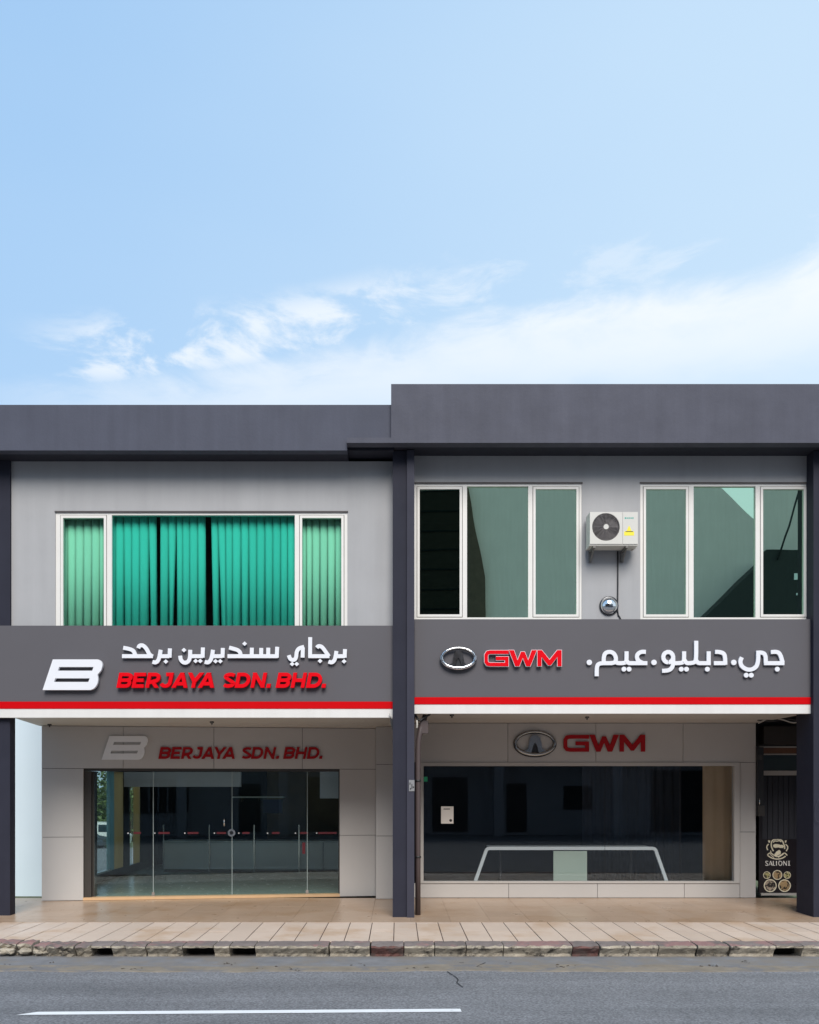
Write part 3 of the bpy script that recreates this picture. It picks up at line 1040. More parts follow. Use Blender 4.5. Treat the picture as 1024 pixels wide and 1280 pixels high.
def blinds():
    y = YW + 0.17
    zt, zbm = PZ(646, y), 4.30
    def slat(parent, t0, t1, b0, b1, k):
        """photo pixels of the slat's edges at its top and bottom"""
        b = MB()
        n = 4
        top, bot = [], []
        flip = 1 if k % 2 else -1
        for i in range(n + 1):
            f = i / n
            cy = -0.022 * math.sin(math.pi * f) + 0.030 * (f - 0.5) * 1.0
            top.append(b.bm.verts.new((PX(t0 + (t1 - t0) * f, y), y + cy, zt)))
            bot.append(b.bm.verts.new((PX(b0 + (b1 - b0) * f, y), y + cy * 1.15 + random.uniform(-.004, .004), zbm)))
        for i in range(n):
            f = b.face([bot[i], bot[i + 1], top[i + 1], top[i]])
            f.smooth = True
        bmesh.ops.recalc_face_normals(b.bm, faces=b.bm.faces)
        bmesh.ops.solidify(b.bm, geom=b.bm.faces[:], thickness=0.0015)
        return b.build('blind_slat', M['slat'], parent)
    def blind(label, xs, slats):
        cx = PX((xs[0] + xs[1]) / 2, y)
        r = thing('vertical_blind', (cx, y, zbm), label, 'window blind', 'green lit vertical blinds upstairs')
        bx('headrail', M['frame'], r, PX(xs[0], y), PX(xs[1], y), y - 0.03, y + 0.03, zt + 0.004, zt + 0.05)
        for k, s_ in enumerate(slats):
            slat(r, *s_, k)
    def ed(z):
        return [60 + v / 5.12 for v in z]
    e = ed([88, 128, 180, 232, 284, 335, 362])
    blind('vertical blind behind the narrow left casement of the green window', (76, 133), [(a, c + 0.6, a, c - (0.8 if i > 1 else 0)) for i, (a, c) in enumerate(zip(e, e[1:]))])
    A = lambda v: 60 + v / 5.12
    B = lambda v: 240 + v / 5.12
    sl = []
    for t in ((400, 437, 400, 437), (436, 490, 436, 488), (489, 541, 498, 541), (540, 591, 540, 591), (590, 646, 590, 644), (648, 694, 664, 700),
              (722, 775, 722, 771), (774, 824, 782, 798), (826, 866, 830, 868), (865, 912, 866, 912), (911, 963, 911, 963), (962, 1008, 966, 1012)):
        sl.append(tuple(A(v) for v in t))
    for t in ((125, 170, 140, 177), (168, 219, 196, 224), (218, 264, 222, 264), (263, 316, 263, 313), (317, 367, 321, 364), (367, 419, 372, 419), (418, 471, 418, 469),
              (470, 522, 473, 522), (521, 572, 521, 572), (571, 616, 571, 616), (615, 668, 615, 668)):
        sl.append(tuple(B(v) for v in t))
    blind('teal vertical blind with two dark gaps in the wide middle pane', (138, 371), sl)
    e = [B(v) for v in (690, 735, 772, 822, 871, 919, 972)]
    blind('vertical blind behind the narrow right casement of the green window', (373, 431), [(a, c + 0.4, a + 0.3, c - (0.7 if i > 1 else 0)) for i, (a, c) in enumerate(zip(e, e[1:]))])


blinds()

# ------------------------------------------------------------------ signs and lettering
class Map:
    """zoomed photo crop -> (u, z) on a plane"""
    def __init__(s, pl, ox, oy, sc, w):
        s.pl, s.ox, s.oy, s.sc, s.w = pl, ox, oy, sc, w
    def __call__(s, x, y):
        return s.pl.px(s.ox + x / s.sc, s.oy + y / s.sc, s.w)
    def size(s, d):
        return abs(s(d, 0)[0] - s(0, 0)[0])


def strokes(mp, lines, wd, depth, name, m, parent, dots=(), dr=0, sm=2, square=False):
    """one lettering piece: bands along lines, each a hair behind the last so faces never coincide"""
    b = MB()
    w = mp.size(wd)
    k = 0
    for ln in lines:
        pts = ln['p'] if isinstance(ln, dict) else ln
        it = ln.get('s', sm) if isinstance(ln, dict) else sm
        pts = smooth(pts, it) if len(pts) > 2 and it else pts
        b.stroke(mp.pl, [mp(*p) for p in pts], w, mp.w - 0.0007 * k, mp.w - depth)
        k += 1
    for d in dots:
        c = mp(*d)
        r = mp.size(dr)
        if square:
            b.prism(mp.pl, [[(c[0] - r * 1.1, c[1]), (c[0], c[1] - r), (c[0] + r * 1.1, c[1]), (c[0], c[1] + r)]], mp.w - 0.0007 * k, mp.w - depth)
        else:
            b.disc(mp.pl, c[0], c[1], r, mp.w - 0.0007 * k, mp.w - depth, 14)
        k += 1
    return b.build(name, m, parent)


def arcp(cx, cy, rx, ry, a0, a1, n=8):
    return [(cx + rx * math.cos(R(a0 + (a1 - a0) * i / n)), cy + ry * math.sin(R(a0 + (a1 - a0) * i / n))) for i in range(n + 1)]


def glyph(ch, W, w):
    """stroke skeletons on a 1-high cap, y up, box 0..W; w is the stroke width"""
    h = w / 2
    if ch == 'B':
        ry = (.5 - h) / 2
        return [[(h, 0), (h, 1)],
                [(h, 1 - h), (W - .36, 1 - h)] + arcp(W - .36, .5 + ry, .30 - h * .3, ry, 90, -90, 8)[1:] + [(h, .5)],
                [(h, .5), (W - .36, .5)] + arcp(W - .36, .5 - ry, .36 - h, ry, 90, -90, 8)[1:] + [(h, h)]]
    if ch == 'E':
        return [[(h, 0), (h, 1)], [(h, 1 - h), (W, 1 - h)], [(h, .5), (W - .08, .5)], [(h, h), (W, h)]]
    if ch == 'R':
        return [[(h, 0), (h, 1)], [(h, 1 - h), (W - .36, 1 - h)] + arcp(W - .36, .66, .36 - h, .34 - h, 90, -90, 8)[1:] + [(h, .32)],
                [(W - .42, .36), (W - h * 1.2, 0)]]
    if ch == 'J':
        return [[(W * .35, 1 - h), (W - h, 1 - h)], [(W - h, 1)] + [(W - h, .42)] + arcp(W - h - .26, .36, .26, .36 - h, 0, -90, 6)[1:] + arcp(W - h - .30, .42, .30, .42 - h, -90, -150, 3)[1:]]
    if ch == 'A':
        return [[(h * 1.05, 0), (W / 2, 1 - .03)], [(W - h * 1.05, 0), (W / 2, 1 - .03)], [(W * .26, .27), (W * .74, .27)]]
    if ch == 'Y':
        return [[(h * 1.1, 1), (W / 2, .40)], [(W - h * 1.1, 1), (W / 2, .40)], [(W / 2, .48), (W / 2, 0)]]
    if ch == 'S':
        r = (W - w) / 2
        return [arcp(W / 2 + .02, .735, r - .02, .265 - h, 28, 222, 10) + arcp(W / 2, .272, r, .272 - h, 42, -150, 10)]
    if ch == 'D':
        return [[(h, 0), (h, 1)], [(h, 1 - h), (W - .5, 1 - h)] + arcp(W - .5, .5, .5 - h, .5 - h, 90, -90, 12)[1:] + [(h, h)]]
    if ch == 'N':
        return [[(h, 0), (h, 1)], [(W - h, 0), (W - h, 1)], [(h, 1 - h * .5), (W - h, h * .5)]]
    if ch == 'H':
        return [[(h, 0), (h, 1)], [(W - h, 0), (W - h, 1)], [(h, .5), (W - h, .5)]]
    return []


def latin(mp, word, y0, y1, wfrac, shear, depth, name, m, parent, back=None):
    """word: list of (char, x0, x1) in crop pixels measured on the baseline"""
    H = y1 - y0
    for ch, x0, x1 in word:
        W = (x1 - x0) / H
        b = MB()
        if ch == '.':
            c = (x0 + x1) / 2
            d = wfrac * H * 0.56
            q = [(c - d + shear * 0, y1), (c + d, y1), (c + d + shear * 2 * d, y1 - 2 * d), (c - d + shear * 2 * d, y1 - 2 * d)]
            b.prism(mp.pl, [[mp(*p) for p in q]], mp.w, mp.w - depth)
        else:
            for k, ln in enumerate(glyph(ch, W, wfrac)):
                P = [mp(x0 + (px_ + shear * py_) * H, y1 - py_ * H) for px_, py_ in ln]
                zl, zh = mp(x0, y1)[1], mp(x0, y0)[1]
                vert = len(P) == 2 and abs(P[0][1] - P[1][1]) > (zh - zl) * 0.3 or (ch == 'J' and k == 1)
                b.stroke(mp.pl, P, mp.size(wfrac * H), mp.w - 0.0007 * k, mp.w - depth, clip=(zl, zh, (zh - zl) * 0.06) if vert else None)
        b.build(name, m, parent)


BERJAYA = [('B', 40, 168), ('E', 178, 286), ('R', 304, 424), ('J', 436, 536), ('A', 543, 688), ('Y', 668, 812), ('A', 785, 932)]
SDN = [('S', 46, 168), ('D', 170, 300), ('N', 315, 440), ('.', 462, 492), ('B', 545, 668), ('H', 682, 806), ('D', 822, 956), ('.', 966, 998)]
SDN_OFF = (270 - 140) * 7.314
WORD = BERJAYA + [(c, a + SDN_OFF, b_ + SDN_OFF) for c, a, b_ in SDN]


def b_logo(mp, depth, parent, m, edge):
    out = [(240, 105), (875, 105)] + arcp(872, 185, 74, 80, -90, 20, 7) + [(925, 262), (878, 318)] + arcp(760, 385, 124, 155, -18, 90, 9) + [(95, 540)]
    h1 = [(330, 212), (820, 212), (800, 265), (310, 265)]
    h2 = [(275, 373), (765, 373), (745, 425), (255, 425)]
    MB().prism(mp.pl, [[mp(*p) for p in c] for c in (out, h1, h2)], mp.w, mp.w - depth).bevel(0.006, 2).build('emblem', m, parent)


GPATH = [(578, 91), (440, 91), (420, 95), (409, 112), (409, 163), (420, 180), (440, 184), (564, 184), (564, 138), (482, 138)]
GPOLY = {'W': [(580, 76), (618, 76), (645, 152), (671, 88), (699, 88), (725, 152), (752, 76), (790, 76), (742, 197), (711, 197), (685, 133), (659, 197), (628, 197)],
         'M': [(795, 197), (795, 76), (828, 76), (886, 148), (944, 76), (977, 76), (977, 197), (946, 197), (946, 126), (896, 190), (876, 190), (826, 126), (826, 197)]}


def grow(P, d):
    """move a polygon's outline outwards by d"""
    V = [Vector(p) for p in P]
    n = len(V)
    ar = sum(V[i].x * V[(i + 1) % n].y - V[(i + 1) % n].x * V[i].y for i in range(n))
    sg = 1 if ar > 0 else -1
    out = []
    for i in range(n):
        d1 = (V[i] - V[i - 1]).normalized()
        d2 = (V[(i + 1) % n] - V[i]).normalized()
        n1 = Vector((d1.y, -d1.x)) * sg
        n2 = Vector((d2.y, -d2.x)) * sg
        m_ = (n1 + n2).normalized()
        out.append(tuple(V[i] + m_ * d / max(0.45, m_.dot(n1))))
    return out


def gwm(mp, depth, parent, m, edge=None):
    for ch in 'GWM':
        b = MB()
        if ch == 'G':
            P = [mp(*p) for p in GPATH]
            b.stroke(mp.pl, P, mp.size(27), mp.w, mp.w - depth * 0.5)
            if edge:
                b.mi = 1
                b.stroke(mp.pl, P, mp.size(33), mp.w - 0.006, mp.w - depth)
        else:
            b.prism(mp.pl, [[mp(*p) for p in GPOLY[ch]]], mp.w, mp.w - depth * 0.5)
            if edge:
                b.mi = 1
                b.prism(mp.pl, [[mp(*p) for p in grow(GPOLY[ch], 3)]], mp.w - 0.006, mp.w - depth)
        b.build('letter', [m, edge or m], parent)


def oval_badge(mp, cx, cy, rx, ry, parent, tone, dark):
    c = mp(cx, cy)
    a, bq = mp.size(rx), mp.size(ry)
    n = 56
    pts, rad = [], []
    for i in range(n):
        t = 2 * math.pi * i / n
        r_ = mp.size(9 + 6 * (0.5 - 0.5 * math.sin(t)))
        pts.append(mp.pl.at(c[0] + (a - r_) * math.cos(t), mp.w - 0.01, c[1] + (bq - r_) * math.sin(t)))
        rad.append(r_)
    MB().tube(pts, rad, 10, closed=True).build('badge_ring', tone, parent)
    MB().prism(mp.pl, [[(c[0] + (a + mp.size(2)) * math.cos(2 * math.pi * i / 40), c[1] - mp.size(3) + (bq + mp.size(3)) * math.sin(2 * math.pi * i / 40)) for i in range(40)],
                       [(c[0] + (a - mp.size(23)) * math.cos(2 * math.pi * i / 40), c[1] + (bq - mp.size(23)) * math.sin(2 * math.pi * i / 40)) for i in range(40)]],
               mp.w - 0.016, mp.w - 0.03).build('badge_back', M['letterback'], parent)
    # domed arch that stands on the lower rim, split by a notch
    half = [(0, -56), (22, -52), (36, -34), (42, 0), (48, 36), (72, 50), (104, 46), (78, 70), (40, 82), (26, 62), (12, 14), (0, -6)]
    prof = half + [(-x, y) for x, y in half[-2:0:-1]]
    P = [mp(cx + x * rx / 145, cy + y * ry / 88) for x, y in prof]
    MB().prism(mp.pl, [P], mp.w + 0.012, mp.w - 0.02).bevel(0.010, 3).build('badge_arch', tone, parent)
    P = [mp(cx + x * rx / 145, cy + y * ry / 88) for x, y in [(0, -4), (11, 16), (25, 64), (30, 80), (0, 84), (-30, 80), (-25, 64), (-11, 16)]]
    MB().prism(mp.pl, [P], mp.w - 0.012, mp.w - 0.028).build('badge_notch', M['letterback'], parent)


def main_signs():
    # ---------------- left sign band
    z = [PZ(v, YS) for v in (782, 877, 886, 897)]
    xr = PX(491.5, YS) + 0.012
    s = thing('shop_sign', (-3, YS, z[3]), 'charcoal sign band with white B emblem and red BERJAYA SDN. BHD. letters', 'sign', 'sign bands over the shops')
    bx('sign_board', M['sign'], s, EDGE_L, xr, YS, YS + 0.098, z[1] + 0.001, z[0], 0.004)
    bx('red_stripe', M['redstripe'], s, EDGE_L, xr, YS - 0.012, YS + 0.098, z[2] + 0.001, z[1] - 0.001, 0.002)
    bx('white_trim', M['whitestripe'], s, EDGE_L, xr, YS - 0.004, YS + 0.098, z[3], z[2] - 0.001, 0.003)
    D = 0.055
    WF = 0.085
    b_logo(Map(SG, 45, 815, 11.378, WF), D, s, M['white'], None)
    latin(Map(SG, 140, 832, 7.314, WF), WORD, 64, 202, 0.235, 0.20, D, 'letter', M['red'], s)
    mA = Map(SG, 145, 785, 6.827, 0.055)
    wd = 33
    off = 145 * 6.827
    B = lambda pts: [(x + off, y) for x, y in pts]
    words = [
        # each entry: bands, dots
        ([{'p': [(52, 240), (315, 240)], 's': 0}, [(62, 168), (115, 178), (150, 192), (166, 236)], [(190, 172), (200, 148), (232, 146), (262, 178), (285, 228), (314, 242)]], []),
        ([[(382, 186), (372, 240), (362, 276), (340, 296), (312, 288)], {'p': [(372, 240), (455, 240)], 's': 0}, {'p': [(460, 174), (457, 252)], 's': 0}], [(425, 286)]),
        ([[(548, 236), (552, 272), (578, 298), (612, 292), (632, 262), (634, 186)], {'p': [(632, 240), (742, 240)], 's': 0}, {'p': [(742, 166), (739, 252)], 's': 0}], [(580, 188), (680, 281), (719, 281)]),
        ([[(828, 186), (820, 240), (808, 276), (786, 296), (758, 288)], {'p': [(820, 240), (908, 240)], 's': 0}, {'p': [(912, 170), (909, 252)], 's': 0}], [(850, 283), (890, 283)]),
        ([{'p': [(952, 240), (952 + 428, 240)], 's': 0}, [(966, 166)] + B([(10, 176), (48, 186), (70, 205), (74, 238)]), {'p': B([(170, 168), (168, 240)]), 's': 0}, {'p': B([(250, 170), (249, 240)]), 's': 0},
          {'p': B([(310, 168), (309, 240)]), 's': 0}, {'p': B([(386, 160), (382, 252)]), 's': 0}], B([(108, 133)])),
        ([B([(485, 232), (496, 264), (524, 276), (548, 258), (552, 200), (572, 172), (616, 160)]), {'p': B([(605, 166), (603, 252)]), 's': 0}], B([(514, 307), (553, 307)])),
        ([{'p': B([(668, 78), (667, 252)]), 's': 0}, {'p': B([(652, 240), (832, 240)]), 's': 0}, B([(724, 168), (738, 152), (768, 158), (796, 196), (828, 242)])], B([(752, 281)])),
        ([B([(892, 196), (884, 246), (874, 278), (852, 296), (824, 286)]), {'p': B([(884, 240), (964, 240)]), 's': 0}, {'p': B([(965, 180), (962, 252)]), 's': 0}], B([(957, 284)])),
    ]
    for i, (lines, dots) in enumerate(words):
        mA = Map(SG, 145, 785, 6.827, 0.055 - 0.0042 * (i % 2))
        strokes(mA, lines, wd, 0.03, 'letter', M['white'], s, dots, 19, square=True)
    # ---------------- right sign band
    z = [PZ(v, YS) for v in (774, 871.5, 880.5, 892)]
    xl, xr = PX(518.2, YS), PX(1017.8, YS) - 0.0
    s = thing('shop_sign', (3.5, YS, z[3]), 'charcoal sign band with chrome oval badge and red GWM letters', 'sign', 'sign bands over the shops')
    bx('sign_board', M['sign'], s, xl, xr, YS, YS + 0.098, z[1] + 0.001, z[0], 0.004)
    bx('red_stripe', M['redstripe'], s, xl, xr, YS - 0.012, YS + 0.098, z[2] + 0.001, z[1] - 0.001, 0.002)
    bx('white_trim', M['whitestripe'], s, xl, xr, YS - 0.004, YS + 0.098, z[3], z[2] - 0.001, 0.003)
    gm = Map(SG, 540, 800, 6.0235, 0.075)
    gwm(gm, 0.05, s, M['red'], M['white'])
    oval_badge(gm, 200, 138, 138, 88, s, M['chrome'], M['chrome_dark'])
    mC = Map(SG, 725, 795, 7.585, 0.045)
    D_ = lambda pts: [(130 * 7.585 + x * 7.585 / 7.877, y * 7.585 / 7.585) for x, y in pts]
    loop = [(838 + 47 * math.cos(R(t)), 200 - 50 * math.sin(R(t))) for t in range(-90, 271, 24)]
    items = [
        ([], [(90, 250)], 26),
        ([[(160, 381), (160, 300), (172, 266), (205, 257), (250, 257), (310, 257)], [(290, 257), (338, 250), (345, 205), (322, 160), (280, 147), (240, 160), (226, 200), (226, 258)]], [], 0),
        ([[(338, 240), (352, 257), (410, 257), (441, 248), (443, 205), (443, 145)]], [(418, 314), (467, 314)], 23),
        ([[(443, 232), (458, 257), (500, 257), (640, 257)], [(626, 150), (580, 148), (545, 172), (540, 210), (562, 240), (600, 257)]], [], 0),
        ([], [(703, 250)], 26),
        ([{'p': loop, 's': 0}, [(885, 200), (886, 258), (876, 300), (845, 326), (780, 330)], [(880, 257), (940, 257), (985, 250), (989, 210), (989, 145)]], [(962, 314), (1012, 314)], 23),
        ([D_([(8, 230), (26, 257), (60, 257), (110, 250), (122, 215), (122, 45)]), D_([(122, 232), (140, 257), (180, 257), (265, 257)]), {'p': D_([(245, 145), (245, 257)]), 's': 0}], D_([(232, 314)]), 23),
        ([D_([(308, 150), (350, 150), (398, 165), (408, 215), (408, 272)]), {'p': D_([(296, 257), (410, 257)]), 's': 0}], [], 0),
        ([], D_([(492, 250)]), 26),
        ([D_([(572, 202), (553, 240), (570, 292), (640, 326), (712, 300), (733, 240), (733, 160)]), D_([(714, 158), (770, 155), (805, 175), (808, 257)])], D_([(615, 371), (665, 371)]), 23),
        ([{'p': D_([(790, 257), (990, 257)]), 's': 0}, D_([(858, 152), (920, 148), (950, 172), (974, 252)])], D_([(921, 314)]), 23),
    ]
    for i, (lines, dots, dr) in enumerate(items):
        mC = Map(SG, 725, 795, 7.585, 0.045 - 0.0023 * (i % 3))
        strokes(mC, lines, 38, 0.03, 'letter', M['white'], s, dots, dr)


main_signs()


def header_signs():
    # brushed emblem and dark red letters on the left fascia panel under the canopy
    w = 0.035
    o = SF.at(*[SF.px(265, 948, w)[0], w, SF.px(265, 948, w)[1]])
    s = thing('fascia_sign', o, 'silver B emblem and dark red BERJAYA SDN. BHD. letters on shaded panel', 'sign', 'smaller signs under the canopy')
    k = 58.0 / 74.7
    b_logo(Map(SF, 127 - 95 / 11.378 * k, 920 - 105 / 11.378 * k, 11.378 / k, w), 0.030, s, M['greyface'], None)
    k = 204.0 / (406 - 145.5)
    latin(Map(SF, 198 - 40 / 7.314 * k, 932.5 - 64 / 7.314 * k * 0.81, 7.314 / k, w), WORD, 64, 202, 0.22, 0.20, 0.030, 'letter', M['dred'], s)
    w = 0.04
    o = SR.at(SR.px(730, 945, w)[0], w, SR.px(730, 945, w)[1])
    s = thing('fascia_sign', o, 'dark oval badge and dark red GWM letters on shaded panel', 'sign', 'smaller signs under the canopy')
    gm = Map(SR, 635, 905, 5.689, w)
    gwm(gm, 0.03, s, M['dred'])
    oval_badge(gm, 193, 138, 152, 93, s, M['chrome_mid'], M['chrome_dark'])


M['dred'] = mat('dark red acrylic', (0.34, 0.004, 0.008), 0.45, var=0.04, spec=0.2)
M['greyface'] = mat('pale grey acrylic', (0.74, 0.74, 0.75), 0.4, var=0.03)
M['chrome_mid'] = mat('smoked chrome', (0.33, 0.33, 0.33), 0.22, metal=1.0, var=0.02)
header_signs()

# ------------------------------------------------------------------ left shopfront
def left_shop():
    J = 0.004
    def panel(p0, p1, y0, y1, pl=SF, w0=0.0, w1=-0.04, par=LEFT, m='clad'):
        u0, zt = pl.px(p0, y0)
        u1, zb = pl.px(p1, y1)
        zt = min(zt, ZS_L if par is LEFT else ZS_R)
        zb = max(zb, 0.003)
        return MB().pbox(pl, u0 + J, u1 - J, zb + J, zt - J, w0, w1).bevel(0.003).build('cladding_panel', M[m], par)
    ztop = 880
    # backing that shows as the dark joints
    uL, uR = SF.px(52, 0)[0], SF.px(470, 0)[0]
    uA, uB = SF.px(104.5, 0)[0], SF.px(424.5, 0)[0]
    zh = 2.0 + (CY - 961) * 15.9 / FPX
    MB().pbox(SF, uL + 0.01, uR - 0.002, zh + 0.01, ZS_L - 0.002, -0.03, -0.16).build('header_beam', M['joint'], LEFT)
    MB().pbox(SF, uL + 0.01, uA - 0.012, 0.002, zh + 0.008, -0.03, -0.20).build('pier', M['joint'], LEFT)
    MB().pbox(SF, uB + 0.012, uR - 0.002, 0.002, zh + 0.008, -0.03, -0.20).build('pier', M['joint'], LEFT)
    def zp(a, b, z0, z1):
        u0, u1 = SF.px(a, 0)[0], SF.px(b, 0)[0]
        return MB().pbox(SF, u0 + J, u1 - J, z0 + J, z1 - J, 0.0, -0.028).bevel(0.003).build('cladding_panel', M['clad'], LEFT)
    for a, b in ((52, 154), (154, 267.5), (267.5, 378), (378, 470)):
        zp(a, b, zh, ZS_L)
    zm = 2.0 + (CY - 1046) * 15.7 / FPX
    zp(52, 104.5, zm, zh)
    zp(52, 104.5, 0.004, zm)
    zp(424.5, 470, zm, zh)
    zp(424.5, 470, 0.004, zm)
    # pier beside the central column, standing forward
    P2 = Plane(0, 15.83)
    x0, x1 = PX(470, 15.83), PX(500, 15.83)
    bx('pier', M['joint'], LEFT, x0 + 0.01, x1 - 0.005, 15.86, 16.5, 0.002, ZS_L - 0.002)
    for z0, z1 in ((0.004, PZ(1045, 15.83)), (PZ(1045, 15.83), PZ(955.5, 15.83)), (PZ(955.5, 15.83), ZS_L)):
        bx('cladding_panel', M['clad'], LEFT, x0, x1, 15.83, 15.858, z0 + J, z1 - J, 0.003)
        bx('cladding_panel', M['clad'], LEFT, x0, x0 + 0.008, 15.861, 16.24, z0 + J, z1 - J)
    # side of the left pier
    MB().pbox(SF, uL - 0.002, uL + 0.008, 0.006, ZS_L - 0.004, -0.03, -1.4).build('side_cladding', M['clad'], LEFT)
    # door frame in bronze
    MB().pbox(SF, uA - 0.01, uB + 0.01, zh - 0.045, zh + 0.006, -0.06, -0.16).build('door_head', M['bronze'], LEFT)
    uj = SF.px(117, 0)[0]
    MB().pbox(SF, uA - 0.008, uj - 0.05, 0.05, zh - 0.048, -0.05, -0.30).bevel(0.004).build('door_jamb', M['bronze'], LEFT)
    MB().pbox(SF, uj - 0.048, uj, 0.05, zh - 0.048, -0.12, -0.30).bevel(0.004).build('door_jamb', M['bronze'], LEFT)
    MB().pbox(SF, uB - 0.012, uB + 0.008, 0.05, zh - 0.048, -0.08, -0.16).build('door_jamb', M['bronze'], LEFT)
    MB().pbox(SF, uA - 0.008, uB + 0.004, 0.004, 0.05, 0.012, -0.20).bevel(0.004).build('threshold', M['sillwood'], LEFT)
    # frameless glass: fixed lights and a pair of doors
    gw = -0.10
    def pane(name, a, b):
        u0, u1 = SF.px(a, 0, gw)[0], SF.px(b, 0, gw)[0]
        return MB().pbox(SF, u0 + 0.004, u1 - 0.004, 0.054, zh - 0.05, gw, gw - 0.010).build(name, M['shopglass'], LEFT)
    pane('fixed_glass', 117.5, 191.5)
    d1 = pane('glass_door', 192, 290)
    d2 = pane('glass_door', 290.5, 384)
    pane('fixed_glass', 384.5, 424)
    # polished edges that catch light along the glass joints
    for a in (191.7, 290.2, 384.2):
        u = SF.px(a, 0, gw)[0]
        MB().pbox(SF, u - 0.0045, u + 0.0045, 0.056, zh - 0.052, gw + 0.002, gw - 0.012).build('glass_edge', M['glassedge'], LEFT)
    # hardware
    def at(px, py):
        return SF.px(px, py, gw + 0.02)
    u, z = at(289.5, 1041)
    MB().ring(SF, u, z, 0.068, 0.034, gw + 0.030, gw + 0.004).bevel(0.004).build('lock_rose', M['steel'], d1)
    MB().disc(SF, u, z, 0.032, gw + 0.024, gw + 0.004, 18).build('lock_core', M['chrome_dark'], d1)
    u, z = at(280.5, 1028)
    MB().tube([SF.at(u, gw + 0.045, z - 0.065), SF.at(u, gw + 0.045, z + 0.065)], 0.012, 10).build('pull_handle', M['steel'], d1)
    for px, d in ((191.5, d1), (384, d2)):
        u, z = at(px, 1113)
        MB().pbox(SF, u - 0.025, u + 0.025, 0.06, 0.125, gw + 0.014, gw - 0.02).bevel(0.008).build('floor_hinge', M['steel'], d)
    # row of dots and red dashes printed on the glass
    marks = [(160, 167, 176), (193.5, 198, 212), (231, 234.5, 248), (268, 271, 282.5), (298.5, 303, 312), (334.5, 340, 349.5), (369.5, 375, 385.5), (396, 398, 421)]
    par = {0: None}
    for dot, a, c in marks:
        host = d1 if 192 <= dot < 290 else (d2 if 290 <= dot < 384 else LEFT)
        u, z = at(dot, 1041.5)
        MB().disc(SF, u, z, 0.012, gw + 0.0016, gw + 0.0004, 10).build('glass_dot', M['decal_white'], host)
        ua, ub = at(a, 1041)[0], at(c, 1041)[0]
        MB().pbox(SF, ua, ub, z - 0.016, z + 0.020, gw + 0.0016, gw + 0.0004).build('glass_dash', M['decal_red'], host)
    u, z = at(380, 1060)
    MB().pbox(SF, u - 0.03, u + 0.025, z - 0.11, z + 0.10, gw + 0.0016, gw + 0.0004).build('glass_dash', M['decal_red'], d2)
    # ---------------- room behind
    xs = -6.25
    yb = 22.9
    bx('shop_floor', M['tealfloor'], LEFT, xs + 0.004, -0.062, 16.50, yb - 0.004, -0.02, 0.012)
    b = MB()
    A, Bq = SF.at(uA + 0.02, -0.205, 0), SF.at(uB - 0.02, -0.205, 0)
    b.hexa([Vector(v) for z in (-0.02, 0.0105) for v in ((A.x, A.y, z), (Bq.x, Bq.y, z), (A.x, 16.62, z), (Bq.x, 16.62, z))])
    b.build('shop_floor', M['tealfloor'], LEFT)
    bx('shop_ceiling', M['soffit'], LEFT, xs, -0.06, 16.62, yb, ZS_L + 0.01, ZS_L + 0.08)
    bx('shop_back_wall', M['navywall'], LEFT, xs, -3.4, yb, yb + 0.1, 0, ZS_L)
    bx('shop_back_wall', M['brown'], LEFT, -3.395, -0.06, yb, yb + 0.1, 0, ZS_L)
    # planks on the timber wall
    for i in range(9):
        z0 = 0.1 + i * 0.33
        bx('wall_plank', M['brown'], LEFT, -3.39, -0.07, yb - 0.022, yb - 0.002, z0 + 0.008, z0 + 0.322)
    # left side wall of the room with two tall lights
    zs, zt = 0.20, 2.36
    def wall(y0, y1, z0, z1, m='bronze', t=0.0):
        bx('side_frame', M[m], LEFT, xs - 0.10, xs, y0, y1, z0, z1)
    wall(15.80, 22.9, 0.0, zs - 0.002)
    wall(15.80, 22.9, zt + 0.002, ZS_L)
    wall(15.80, 17.30, zs, zt)
    bx('side_mullion', M['mullion'], LEFT, xs - 0.08, xs - 0.005, 19.15, 19.42, zs, zt)
    bx('side_curtain', M['sheer'], LEFT, xs - 0.03, xs - 0.015, 19.424, 20.10, zs, zt)
    wall(20.104, 20.55, zs, zt)
    bx('side_curtain', M['sheer'], LEFT, xs - 0.03, xs - 0.015, 20.90, 21.40, zs, zt)
    wall(21.404, 22.9, zs, zt)
    bx('side_glass', M['shopglass'], LEFT, xs - 0.055, xs - 0.045, 17.302, 19.148, zs, zt)
    bx('side_glass', M['shopglass'], LEFT, xs - 0.055, xs - 0.045, 20.552, 20.898, zs, zt)
    bx('side_sill', M['frame'], LEFT, xs - 0.02, xs + 0.03, 17.302, 19.148, zs - 0.001, zs + 0.03)
    # pale board near the glass; board at the right paints in a reflection
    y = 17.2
    bx('pale_board', M['paleboard'], LEFT, PX(155, y), PX(301, y), y, y + 0.10, PZ(983.5, y), PZ(965, y))
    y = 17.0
    bx('reflection_board', M['paleboard'], LEFT, PX(400, y), PX(431, y), y, y + 0.06, PZ(998, y), PZ(964.5, y))


M['glassedge'] = mat('ground glass edge', (0.40, 0.48, 0.47), 0.3, var=0.05)
M['navywall'] = mat('dark navy wall', (0.018, 0.020, 0.030), 0.6, var=0.1)
M['mullion'] = cloth('frosted teal strip', (0.42, 0.58, 0.58))
left_shop()


